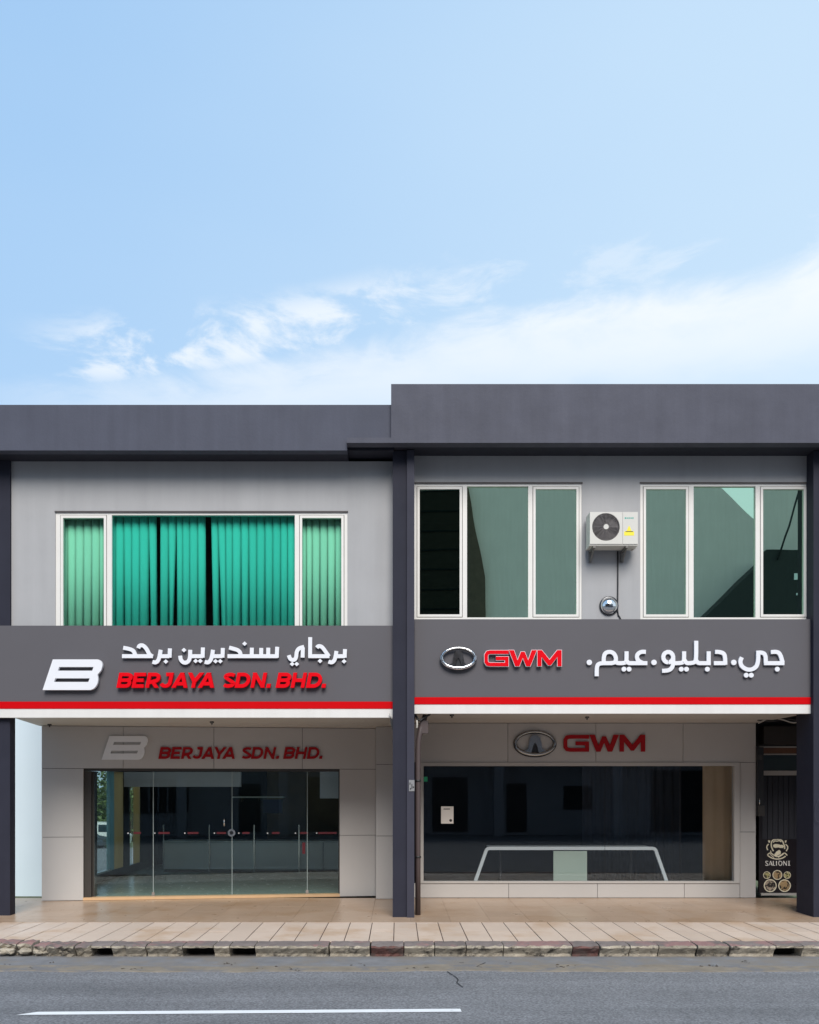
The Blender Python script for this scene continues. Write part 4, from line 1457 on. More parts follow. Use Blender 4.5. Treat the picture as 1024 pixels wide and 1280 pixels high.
def left_interior():
    y = 20.7
    # service counter of white boards split by upright posts
    x0, x1 = PX(205, y), PX(432, y)
    c = thing('service_counter', ((x0 + x1) / 2, y, 0.012), 'long white service counter with upright posts inside the left shop', 'counter')
    zt, zb = PZ(1053, y), PZ(1086.5, y)
    bx('plinth', M['blackmetal'], c, x0, x1, y + 0.06, y + 0.5, 0.014, zb - 0.003)
    bx('counter_top', M['counter'], c, x0 - 0.02, x1 + 0.02, y - 0.02, y + 0.62, zt + 0.002, zt + 0.035, 0.004)
    bx('counter_body', M['blackmetal'], c, x0, x1, y + 0.024, y + 0.55, zb, zt)
    edges = [205, 262, 318, 374, 404, 432]
    for a, b in zip(edges, edges[1:]):
        bx('front_board', M['counter'], c, PX(a, y) + 0.012, PX(b, y) - 0.012, y, y + 0.022, zb, zt - 0.003, 0.003)
    for a in (205, 262, 318, 374):
        bx('upright_post', M['steel'], c, PX(a, y) - 0.014, PX(a, y) + 0.014, y - 0.032, y - 0.004, 0.014, PZ(1031, y), 0.003)
    y = 21.2
    bx_ = lambda n, m, p, a, b, t, l, d0, d1: bx(n, m, p, PX(a, y), PX(b, y), y + d0, y + d1, PZ(l, y), PZ(t, y), 0.003)
    t = thing('wall_screen', (PX(340, y), y, PZ(1017, y)), 'dark blue screen hanging inside behind the right glass door', 'screen')
    bx_('screen_case', M['blackmetal'], t, 328, 353, 999, 1017, 0.022, 0.07)
    bx_('screen_glass', M['screen'], t, 329, 352, 1000, 1016, 0.01, 0.02)
    s = thing('wall_shelf', (PX(323, y), y, PZ(997, y)), 'thin pale shelf above the dark blue screen inside', 'shelf')
    bx_('shelf_board', M['counter'], s, 291, 355, 995.8, 997.2, -0.05, 0.25)
    bx_('shelf_bracket', M['blackmetal'], s, 300, 302, 997.4, 1002, 0.0, 0.24)
    bx_('shelf_bracket', M['blackmetal'], s, 322, 324, 997.4, 1002, 0.0, 0.24)


left_interior()

# ------------------------------------------------------------------ right shopfront
def right_shop():
    J = 0.004
    Y = YG
    X = lambda p: PX(p, Y)
    Z = lambda p: PZ(p, Y)
    zt, zb = Z(955.5), Z(1104)           # window opening
    xl, xr = X(526), X(921)
    xe = X(945)
    bx('header_beam', M['joint'], RIGHT, 0.27, xe - 0.004, Y + 0.03, Y + 0.2, zt + 0.004, ZS_R - 0.002)
    bx('sill_wall', M['joint'], RIGHT, 0.27, xe - 0.004, Y + 0.03, Y + 0.2, 0.002, zb - 0.004)
    bx('pier', M['joint'], RIGHT, xr + 0.004, xe - 0.004, Y + 0.03, Y + 0.2, zb, zt)
    def pan(a, b, z0, z1):
        bx('cladding_panel', M['clad'], RIGHT, a + J, b - J, Y, Y + 0.028, z0 + J, z1 - J, 0.003)
    hx = [0.26, X(635), X(745), X(854), xe]
    for a, b in zip(hx, hx[1:]):
        pan(a, b, Z(953), ZS_R)
    sx = [0.26, X(636), X(747), X(855.5), X(925)]
    for a, b in zip(sx, sx[1:]):
        pan(a, b, 0.004, zb)
    pan(X(925), xe, Z(1040), Z(953))
    pan(X(925), xe, 0.004, Z(1040))
    bx('cladding_panel', M['clad'], RIGHT, xe - 0.008, xe, Y + 0.031, Y + 0.4, 0.006, ZS_R - 0.004)
    # window
    pl = SR
    b = MB().prism(pl, [[(X(525.5), zb + 0.001), (X(924.5), zb + 0.001), (X(924.5), Z(953) - 0.001), (X(525.5), Z(953) - 0.001)],
                        [(X(529.5), Z(1101.5)), (X(917.5), Z(1101.5)), (X(917.5), Z(957.5)), (X(529.5), Z(957.5))]], 0.02, -0.10)
    b.bevel(0.006, 2)
    w = b.build('shop_window', M['winframe'], RIGHT)
    for a, c in ((529, 757), (757.3, 851), (851.3, 918)):
        bx('pane', M['darkglass'], w, X(a) + 0.002, X(c) - 0.002, Y + 0.05, Y + 0.06, Z(1101.8), Z(957.2))
    for a in (757.1, 851.2):
        bx('glass_edge', M['blackmetal'], w, X(a) - 0.002, X(a) + 0.002, Y + 0.046, Y + 0.062, Z(1101.6), Z(957.4))
    # room behind
    yb = 21.0
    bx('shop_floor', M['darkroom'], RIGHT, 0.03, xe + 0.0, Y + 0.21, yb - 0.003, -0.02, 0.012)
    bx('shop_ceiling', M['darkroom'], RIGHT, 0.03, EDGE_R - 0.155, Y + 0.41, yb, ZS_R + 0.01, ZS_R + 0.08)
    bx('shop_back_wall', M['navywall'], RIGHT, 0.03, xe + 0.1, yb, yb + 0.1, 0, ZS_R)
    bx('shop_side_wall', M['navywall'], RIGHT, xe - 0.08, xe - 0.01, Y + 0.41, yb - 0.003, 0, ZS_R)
    return w


M['winframe'] = mat('pale window frame', (0.47, 0.445, 0.42), 0.4, var=0.03)
SHOPWIN = right_shop()


def pleats(name, m, parent, x0, x1, y, z0, z1, n, amp):
    b = MB()
    k = n * 6
    t, bo = [], []
    ph = 0
    for i in range(k + 1):
        f = i / k
        x = x0 + (x1 - x0) * f
        yy = y + amp * math.sin(f * n * 2 * math.pi) + amp * 0.4 * math.sin(f * n * 1.3 + 1)
        t.append(b.bm.verts.new((x, yy, z1)))
        bo.append(b.bm.verts.new((x + 0.006 * math.sin(i), yy, z0)))
    for i in range(k):
        f = b.face([bo[i], bo[i + 1], t[i + 1], t[i]])
        f.smooth = True
    bmesh.ops.solidify(b.bm, geom=b.bm.faces[:], thickness=0.004)
    return b.build(name, m, parent)


def right_interior():
    # desk with a bent white tube frame and a frosted front panel
    y = 16.42
    X = lambda p: PX(p, y)
    d = thing('desk', (X(713), y, 0.012), 'white framed desk with pale green front panel behind the shop window', 'desk')
    z1 = PZ(1060.5, y)
    r = 0.04
    def leg_pts(sx):
        xa, xt = (X(590), X(606.5)) if sx < 0 else (X(838), X(821.5))
        return xa, xt
    xa, xt = leg_pts(-1)
    xb, xu = leg_pts(1)
    P = smooth([(xa - 0.02, 0.014), (xt, z1 - 0.10), (xt + 0.035, z1), (xt + 0.16, z1), ((xt + xu) / 2, z1), (xu - 0.16, z1), (xu - 0.035, z1), (xu, z1 - 0.10), (xb + 0.02, 0.014)], 3)
    b = MB().stroke(Plane(0, y), P, 0.060, 0.0, -0.05)
    b.bevel(0.008).build('front_frame', M['deskwhite'], d)
    for xx in (xt + 0.35, xu - 0.35):
        bx('rear_leg', M['blackmetal'], d, xx - 0.02, xx + 0.02, y + 0.50, y + 0.54, 0.014, z1 - 0.022)
    bx('desk_top', M['deskwhite'], d, xt + 0.08, xu - 0.08, y + 0.052, y + 0.578, z1 - 0.02, z1 + 0.02)
    bx('front_panel', M['frosted'], d, X(692), X(734), y + 0.004, y + 0.022, 0.05, z1 - 0.05)
    # navy pleated curtain at the back and a beige one near the glass
    yc = 17.3
    c = tag(pleats('curtain', M['navycloth'], None, PX(728, yc), PX(852, yc), yc, 0.03, 3.0, 11, 0.05), 'dark navy pleated curtain at the back of the right shop', 'curtain', 'curtains in the right shop')
    yc = 16.22
    c = tag(pleats('curtain', M['beige'], None, PX(878.5, yc), PX(922, yc), yc, 0.1, 2.62, 3, 0.018), 'beige curtain at the right end of the shop window', 'curtain', 'curtains in the right shop')
    # notice and small sticker on the glass
    yg = YG + 0.046
    n = thing('paper_notice', (PX(559, yg), yg, PZ(1030, yg)), 'cream paper notice taped inside the left end of the shop window', 'notice')
    bx('paper_sheet', M['paper'], n, PX(551.5, yg), PX(567, yg), yg, yg + 0.002, PZ(1029.5, yg), PZ(1008, yg))
    bx('printed_heading', M['ink'], n, PX(554.5, yg), PX(562.5, yg), yg - 0.0016, yg - 0.0004, PZ(1011.8, yg), PZ(1010.8, yg))
    b = MB()
    MB.disc(b, Plane(0, yg), PX(563.5, yg), PZ(1025.5, yg), 0.026, 0.0016, 0.0004, 12)
    b.build('printed_seal', M['ink'], n)
    g = bx('window_sticker', M['green'], None, PX(529.8, yg), PX(534.5, yg), yg, yg + 0.002, PZ(977, yg), PZ(971, yg))
    tag(g, 'small green sticker at the upper left corner of the shop window', 'sticker')


M['navycloth'] = mat('navy cloth', (0.075, 0.085, 0.115), 0.85, var=0.08)
right_interior()


def stair_door():
    """dark narrow entrance at the right end of the right shop"""
    Y = YG + 0.30
    X = lambda p: PX(p, Y)
    Z = lambda p: PZ(p, Y)
    x0, x1 = PX(945, YG) + 0.004, EDGE_R - 0.155
    bx('entrance_header', M['blackmetal'], RIGHT, x0, x1, Y, Y + 0.12, Z(933), 3.44)
    bx('shutter_housing', M['brownbox'], RIGHT, X(949), X(992), Y - 0.22, Y - 0.004, Z(931), Z(909), 0.01)
    d = bx('entrance_door', M['blackpanel'], RIGHT, X(949.5), X(1003), Y + 0.03, Y + 0.07, 0.05, Z(934), 0.004)
    def strip(name, m, a, b, t, l, w0=0.012, w1=0.0):
        bx(name, M[m], d, X(a), X(b), Y + 0.03 - w0, Y + 0.03 - w1 - 0.0005, Z(l), Z(t), 0.002)
    strip('pale_rail', 'palemetal', 950, 999, 932.3, 934.6, 0.02)
    strip('brown_board', 'brownboard', 953, 998, 935, 941.8, 0.012)
    strip('pale_rail', 'palemetal', 953, 999, 942.1, 943.6, 0.02)
    strip('transom_glass', 'carglass', 953, 1000, 944, 963)
    strip('pale_rail', 'palemetal', 953, 1001, 963.4, 969.2, 0.024)
    for i in range(7):
        a = 953.5 + i * 6.7
        strip('curtain_fold', 'navywall', a, a + 6.0, 970.5, 1049, 0.010 + 0.004 * (i % 2))
    strip('sill', 'palemetal', 951, 1001.5, 1116.4, 1119.2, 0.05)
    # printed emblem: a maned head in a wreath, the name and five round dishes
    pl = Plane(0, Y + 0.03)
    mp = Map(pl, 945, 1040, 15.06, 0.0035)
    g = M['gold']
    b = MB()
    k = [0]
    def st(pts, wd, it=2):
        w = mp.size(wd)
        pts = smooth(pts, it) if len(pts) > 2 else pts
        b.stroke(pl, [mp(*p) for p in pts], w, mp.w - 0.00005 * k[0], 0.0005)
        k[0] += 1
    def poly(pts):
        b.prism(pl, [[mp(*p) for p in pts]], mp.w - 0.00005 * k[0], 0.0005)
        k[0] += 1
    st([(330, 360), (295, 290), (285, 220), (310, 155), (360, 138), (440, 138), (500, 160), (520, 220), (545, 270), (540, 320)], 22)
    st([(330, 200), (345, 165), (400, 175), (440, 160), (480, 185)], 20)
    poly([(325, 245), (360, 225), (420, 230), (470, 245), (500, 240), (530, 265), (515, 300), (460, 300), (420, 290), (370, 300), (330, 285)])
    poly([(345, 420), (390, 365), (440, 335), (470, 365), (465, 420), (420, 435), (380, 460)])
    st([(215, 430), (270, 385), (330, 430), (395, 470), (470, 440), (540, 385), (590, 440)], 20)
    st([(220, 440), (290, 490), (400, 515), (500, 495), (560, 455)], 20)
    st([(270, 420), (340, 480)], 14)
    st([(420, 480), (520, 420)], 14)
    poly([(228, 155), (272, 160), (262, 205), (235, 195)])
    poly([(545, 160), (580, 155), (572, 195), (548, 205)])
    st([(240, 225), (208, 260), (205, 300), (225, 340)], 22)
    st([(560, 230), (598, 265), (602, 310), (570, 360)], 20)
    st([(275, 350), (290, 400)], 14)
    b.build('gold_emblem', g, d)
    b = MB()
    k[0] = 0
    yb, yt = 632, 545
    st([(232, 556), (205, 545), (182, 558), (190, 580), (222, 600), (228, 622), (205, 634), (178, 622)], 13)
    st([(243, yb), (275, yt + 2)], 8); st([(275, yt), (308, yb)], 17); st([(255, 605), (296, 605)], 8)
    st([(328, yt), (328, yb)], 16); st([(328, yb - 4), (362, yb - 4)], 9)
    st([(388, yt), (388, yb)], 16)
    st([(430 + 0, 546), (450, 546), (490, 560), (494, 590), (486, 618), (462, 634), (438, 622), (428, 590), (434, 560), (452, 546)], 13)
    st([(520, yt), (520, yb)], 9); st([(520, yt), (580, yb)], 17); st([(580, yt), (580, yb)], 9)
    st([(624, yt), (624, yb)], 16); st([(606, yb - 3), (646, yb - 3)], 8); st([(608, yt + 3), (642, yt + 3)], 8)
    b.build('gold_lettering', M['paleprint'], d)
    for cx, cy, r, fill in ((207, 812, 70, 'food_a'), (405, 808, 92, 'food_b'), (590, 812, 68, 'food_a'), (270, 1010, 122, 'food_c'), (540, 1010, 118, 'food_b')):
        b = MB()
        c = mp(cx, cy)
        rr = mp.size(r)
        b.mi = 1
        b.ring(pl, c[0], c[1], rr, rr * 0.86, mp.w, 0.0005, 22)
        b.mi = 0
        b.disc(pl, c[0], c[1], rr * 0.855, mp.w - 0.0004, 0.0005, 22)
        b.build('food_picture', [M[fill], M['gold']], d)
    # shutter guide on the left with its lock box
    xg = PX(945.5, YG - 0.02)
    gd = bx('shutter_guide', M['blackmetal'], RIGHT, xg + 0.002, PX(953, YG), YG - 0.06, YG + 0.06, PZ(1020, YG), PZ(934, YG), 0.006)
    bx('lock_box', M['bronze'], gd, xg + 0.01, PX(954.5, YG - .06), YG - 0.11, YG - 0.062, PZ(1020, YG), PZ(1007, YG), 0.006)
    MB().tube([(PX(950, YG - .1), YG - 0.085, PZ(1006.5, YG)), (PX(950, YG - .1), YG - 0.085, PZ(998, YG))], 0.008, 8).build('lock_pin', M['steel'], gd)
    bx('guide_cap', M['bronze'], gd, xg + 0.012, PX(952.5, YG - .06), YG - 0.08, YG - 0.062, PZ(950, YG), PZ(943.5, YG), 0.003)


M['brownbox'] = mat('dark brown casing', (0.03, 0.024, 0.020), 0.6, var=0.1)
M['palemetal'] = mat('pale metal rail', (0.46, 0.43, 0.40), 0.45, var=0.05)
M['brownboard'] = mat('rust brown board', (0.16, 0.07, 0.035), 0.6, var=0.15, vscale=8)
M['paleprint'] = mat('pale print', (0.9, 0.87, 0.82), 0.5, var=0.04)
M['food_a'] = mat('dish print yellow', (0.50, 0.45, 0.20), 0.5, var=0.1, dirt=(0.03, 0.02, 0.012), dirt_scale=26, dirt_lo=0.45, dirt_hi=0.55)
M['food_b'] = mat('dish print brown', (0.42, 0.28, 0.14), 0.5, var=0.1, dirt=(0.02, 0.015, 0.012), dirt_scale=20, dirt_lo=0.46, dirt_hi=0.54)
M['food_c'] = mat('dish print cream', (0.50, 0.40, 0.30), 0.5, var=0.1, dirt=(0.015, 0.012, 0.012), dirt_scale=16, dirt_lo=0.46, dirt_hi=0.54)
stair_door()

# ------------------------------------------------------------------ things fixed to the fronts
def aircon():
    yf, yb = 13.50, 13.79
    X = lambda p: PX(p, yf)
    Z = lambda p: PZ(p, yf)
    x0, x1, z0, z1 = X(737.5), X(797.5), Z(680), Z(640)
    a = thing('air_conditioner', ((x0 + x1) / 2, yb, z0), 'cream outdoor air conditioner unit on wall brackets between the upstairs windows', 'air conditioner')
    fc = (X(757.6), Z(658.6))
    rr = 0.212
    n = 40
    hole = [(fc[0] + rr * math.cos(2 * math.pi * i / n), fc[1] + rr * math.sin(2 * math.pi * i / n)) for i in range(n)]
    pl = Plane(0, yf)
    xs = X(778.5)
    MB().prism(pl, [[(x0, z0), (xs - 0.002, z0), (xs - 0.002, z1), (x0, z1)], hole], 0, -0.02).bevel(0.003).build('front_cover', M['casing'], a)
    bx('service_cover', M['casing'], a, xs + 0.002, x1, yf, yf + 0.02, z0, z1, 0.004)
    b = MB()
    b.box(x0, x1, yf + 0.022, yf + 0.03, z0, z0 + 0.001)
    b.bm.free()
    b = MB()
    b.box(x0 + 0.001, x1 - 0.001, yf + 0.021, yb, z1 - 0.012, z1 + 0.004)
    b.box(x0 + 0.001, x0 + 0.012, yf + 0.021, yb, z0 + 0.012, z1 - 0.013)
    b.box(x1 - 0.012, x1 - 0.001, yf + 0.021, yb, z0 + 0.012, z1 - 0.013)
    b.box(x0 - 0.004, x1 + 0.004, yf + 0.012, yb, z0 - 0.02, z0 + 0.011)
    b.box(x0 + 0.013, x1 - 0.013, yb - 0.02, yb - 0.002, z0 + 0.012, z1 - 0.013)
    b.build('casing', M['casing'], a)
    # fan behind rings and spokes
    b = MB()
    for k in range(9):
        r = 0.035 + k * 0.0205
        b.tube([pl.at(fc[0] + r * math.cos(2 * math.pi * i / 36), 0.004, fc[1] + r * math.sin(2 * math.pi * i / 36)) for i in range(36)], 0.0035, 5, True)
    for i in range(16):
        t = 2 * math.pi * i / 16
        b.tube([pl.at(fc[0] + 0.03 * math.cos(t), 0.002, fc[1] + 0.03 * math.sin(t)), pl.at(fc[0] + rr * math.cos(t), 0.0, fc[1] + rr * math.sin(t))], 0.003, 5)
    b.build('fan_grille', M['fanblade'], a)
    b = MB()
    for i in range(3):
        t0 = 2 * math.pi * i / 3
        inner = [b.bm.verts.new(pl.at(fc[0] + 0.04 * math.cos(t0 + s_), -0.03 - 0.04 * s_, fc[1] + 0.04 * math.sin(t0 + s_))) for s_ in (0, .5, 1.0, 1.5)]
        outer = [b.bm.verts.new(pl.at(fc[0] + 0.20 * math.cos(t0 + s_), -0.03 - 0.05 * s_, fc[1] + 0.20 * math.sin(t0 + s_))) for s_ in (0, .5, 1.0, 1.5)]
        for q in range(3):
            b.face([inner[q], inner[q + 1], outer[q + 1], outer[q]])
    bmesh.ops.solidify(b.bm, geom=b.bm.faces[:], thickness=0.004)
    b.build('fan_blade', M['fanblade'], a)
    MB().disc(pl, fc[0], fc[1], rr + 0.012, -0.14, -0.15, 40).build('fan_shroud', M['grille'], a)
    MB().disc(pl, fc[0], fc[1], 0.040, 0.012, -0.01, 20).bevel(0.005, 2).build('fan_hub', M['casing'], a)
    # printed marks
    b = MB()
    for i, (u0, u1) in enumerate(((781, 783), (783.6, 785.2), (785.8, 787.2), (788, 790), (790.6, 792))):
        b.box(X(u0), X(u1), yf - 0.0012, yf - 0.0004, Z(648.6 - 0.3 * (i % 2)), Z(646.6 + 0.3 * (i % 2)))
    b.build('faint_print', M['teal'], a)
    P = [(780.3, 669.5), (792.7, 669.5), (792.7, 664.5), (789.5, 663.5), (787, 657.5), (786, 657.5), (783.5, 663.5), (780.3, 664.5)]
    wl = MB().prism(pl, [[(X(p), Z(q)) for p, q in P]], 0.0014, 0.0004).build('warning_sticker', M['yellow'], a)
    bx('sticker_bar', M['ink'], wl, X(782), X(791.4), yf - 0.0022, yf - 0.0015, Z(664.9), Z(664.0))
    b = MB()
    for i in range(4):
        zz = Z(651 + i * 3)
        b.box(x1 + 0.0005, x1 + 0.006, yf + 0.06, yf + 0.16, zz - 0.008, zz + 0.008)
    b.build('side_louvre', M['grille'], a)
    # wall brackets
    for px in (743.5, 784.5):
        b = MB()
        x = X(px)
        b.box(x - 0.02, x + 0.02, yf + 0.02, yb + 0.058, z0 - 0.05, z0 - 0.022)
        b.box(x - 0.02, x + 0.02, yb + 0.02, yb + 0.058, z0 - 0.20, z0 - 0.052)
        b.hexa([Vector((x + sx * 0.008, yy, zz)) for zz, yy0, yy1 in ((z0 - 0.19, yb, yb + 0.02), (z0 - 0.052, yf + 0.06, yf + 0.10)) for yy in (yy0, yy1) for sx in (-1, 1)])
        b.build('wall_bracket', M['bracket'], a)
    MB().tube([(x1 + 0.006, yf + 0.2, z0 + 0.12), (x1 + 0.03, yf + 0.2, z0 + 0.06), (x1 + 0.02, yf + 0.2, z0 + 0.0), (x1 - 0.04, yf + 0.24, z0 - 0.04)], 0.012, 6).build('service_valve', M['casing'], a)
    # refrigerant line down the wall
    xl = PX(772, YW)
    zq = PZ(773, YW)
    MB().tube([(xl, YW - 0.016, z0 - 0.022), (xl + 0.002, YW - 0.014, z0 - 0.5), (xl - 0.002, YW - 0.014, zq + 0.12), (xl + 0.008, YW - 0.014, zq + 0.05), (xl + 0.035, YW - 0.014, zq + 0.012), (xl + 0.05, YW - 0.014, zq - 0.02)], 0.011, 8).build('refrigerant_line', M['cable'], a)
    # round chrome vent cover below
    y = YW
    c = Vector((PX(761, y), y, PZ(757.5, y)))
    v = thing('vent_cover', (c.x, c.y, c.z - 0.15), 'round mirrored dome cover on the wall below the air conditioner', 'vent cover')
    prof = [(0.150, 0.0), (0.150, 0.02), (0.142, 0.03), (0.132, 0.032), (0.125, 0.045), (0.105, 0.072), (0.075, 0.094), (0.04, 0.106), (0.0001, 0.110)]
    b = MB()
    nseg = 36
    rings = [[b.bm.verts.new((c.x + r * math.cos(2 * math.pi * i / nseg), c.y - 0.002 - h, c.z + r * math.sin(2 * math.pi * i / nseg))) for i in range(nseg)] for r, h in prof[3:]]
    for A, Bq in zip(rings, rings[1:]):
        for i in range(nseg):
            f = b.face([A[i], A[(i + 1) % nseg], Bq[(i + 1) % nseg], Bq[i]])
            f.smooth = True
    b.build('dome', M['mirror'], v)
    b = MB()
    rings = [[b.bm.verts.new((c.x + r * math.cos(2 * math.pi * i / nseg), c.y - 0.002 - h, c.z + r * math.sin(2 * math.pi * i / nseg))) for i in range(nseg)] for r, h in prof[:4]]
    for A, Bq in zip(rings, rings[1:]):
        for i in range(nseg):
            f = b.face([A[i], A[(i + 1) % nseg], Bq[(i + 1) % nseg], Bq[i]])
            f.smooth = True
    b.build('rim', M['chrome_dark'], v)


M['bracket'] = mat('galvanised bracket', (0.20, 0.19, 0.18), 0.5, metal=0.5, var=0.08)
M['mirror'] = mat('mirror chrome', (0.80, 0.80, 0.80), 0.04, metal=1.0)
aircon()


def column_extras():
    # rain pipe beside the central column
    y = 13.86
    x = PX(522.5, y)
    p = thing('drain_pipe', (x, y, 0), 'slim dark brown pipe beside the central column', 'pipe')
    MB().tube([(x, y, 0.004), (x, y, 1.2), (x, y, 2.55), (x + 0.01, y, 2.75), (x + 0.05, y + 0.02, 2.95), (x + 0.12, y + 0.06, 3.15)], 0.042, 12).build('pipe_run', M['pipe'], p)
    for z in (0.9, 2.1):
        MB().tube([(x, y, z), (x, y, z + 0.03)], 0.05, 12).build('pipe_clip', M['blackmetal'], p)
    bx('junction_box', M['pipe'], p, x + 0.04, x + 0.16, y - 0.02, y + 0.08, 2.86, 3.06, 0.008)
    # small metal plate on the column trim
    s = thing('metal_plate', (PX(515, 13.57), 13.57, PZ(989, 13.57)), 'small scratched silver plate fixed on the central column', 'plate')
    bx('plate', M['silver'], s, PX(511.3, 13.57), PX(518.2, 13.57), 13.567, 13.574, PZ(989, 13.57), PZ(975, 13.57), 0.002)
    for i, (a, b, t, l) in enumerate(((512, 513.2, 978, 981), (514.5, 515.5, 980, 986), (516, 517.6, 983, 985), (512.5, 514, 985, 987))):
        bx('mark', M['blackmetal'], s, PX(a, 13.57), PX(b, 13.57), 13.5655, 13.5668, PZ(l, 13.57), PZ(t, 13.57))
    # flood lamp bracket at the left of the central column
    y = 13.70
    f = thing('sign_lamp', (PX(489, y), y, PZ(915, y)), 'small black lamp on a thin arm left of the central column', 'lamp')
    MB().tube([(PX(487, y), y - 0.02, PZ(892, y)), (PX(491, y), y - 0.03, PZ(900.5, y))], 0.010, 8).build('lamp_arm', M['palemetal'], f)
    b = MB()
    A = [(PX(487.5, y), PZ(897, y)), (PX(492.5, y), PZ(900.5, y)), (PX(494, y), PZ(916, y)), (PX(492, y), PZ(916, y)), (PX(488.5, y), PZ(906, y))]
    b.prism(Plane(0, y - 0.015), [A], 0.03, -0.03)
    b.bevel(0.004).build('lamp_body', M['blackmetal'], f)
    # clutter of cables under the sign at the right of the column and at the entrance
    def cable(label, pts, r, m):
        b = MB().tube(smooth3(pts), r, 7)
        return tag(b.build('cable', M[m], None), label, 'cable', 'loose cables under the sign bands')
    y = 13.82
    cable('short black cable bundle under the sign right of the central column', [(PX(519, y), y, 3.16), (PX(524, y), y - .02, 3.04), (PX(530, y), y, 3.11), (PX(536, y), y, 3.14), (PX(538, y), y, 3.17)], 0.016, 'cable')
    cable('short pale cable end beside the top of the brown pipe', [(PX(521, y), y - 0.05, 2.94), (PX(521.5, y), y - 0.06, 3.0), (PX(521, y), y - 0.05, 3.06)], 0.014, 'whitecable')
    y = 15.2
    cable('pale cable hooked along the ceiling over the dark entrance', [(PX(948, y), y, PZ(904, y)), (PX(962, y), y, PZ(897, y)), (PX(976, y), y, PZ(898.5, y)), (PX(990, y), y, PZ(903.5, y)), (PX(997, y), y, PZ(903, y))], 0.012, 'whitecable')
    cable('black cable sagging over the dark entrance', [(PX(950, y), y + .1, PZ(899, y)), (PX(970, y), y + .1, PZ(901, y)), (PX(988, y), y + .1, PZ(897, y)), (PX(1003, y), y + .1, PZ(900, y))], 0.020, 'cable')
    y = 13.95
    cable('pale curved cable hanging on the right column near the entrance', [(PX(1008, y), y - .2, PZ(904, y)), (PX(1011, y), y - .21, PZ(913, y)), (PX(1010.5, y), y - .21, PZ(922, y)), (PX(1007.5, y), y - .2, PZ(929, y))], 0.015, 'whitecable')
    y = 13.58
    cable('thin cable loop on the right column at the picture edge', [(PX(1024, y), y, PZ(998, y)), (PX(1019, y), y, PZ(1009, y)), (PX(1018.5, y), y, PZ(1020, y)), (PX(1021, y), y, PZ(1027, y)), (PX(1025, y), y, PZ(1027, y))], 0.004, 'fin')
    # bent dark pipe beside the entrance
    y = 14.3
    p = thing('drain_pipe', (PX(1005, y), y, 0), 'dark pipe with a bend beside the right column at the entrance', 'pipe')
    MB().tube(smooth3([(PX(999.5, y), y, ZS_R), (PX(1000.5, y), y, PZ(940, y)), (PX(1003, y), y, PZ(965, y)), (PX(1004.5, y), y, PZ(1000, y)), (PX(1004.5, y), y, 1.0), (PX(1004.5, y), y, 0.004)]), 0.048, 12).build('pipe_run', M['fin'], p)


def smooth3(pts, it=2):
    for _ in range(it):
        out = [pts[0]]
        for a, b in zip(pts, pts[1:]):
            out.append(tuple(p * .75 + q * .25 for p, q in zip(a, b)))
            out.append(tuple(p * .25 + q * .75 for p, q in zip(a, b)))
        out.append(pts[-1])
        pts = out
    return pts


column_extras()

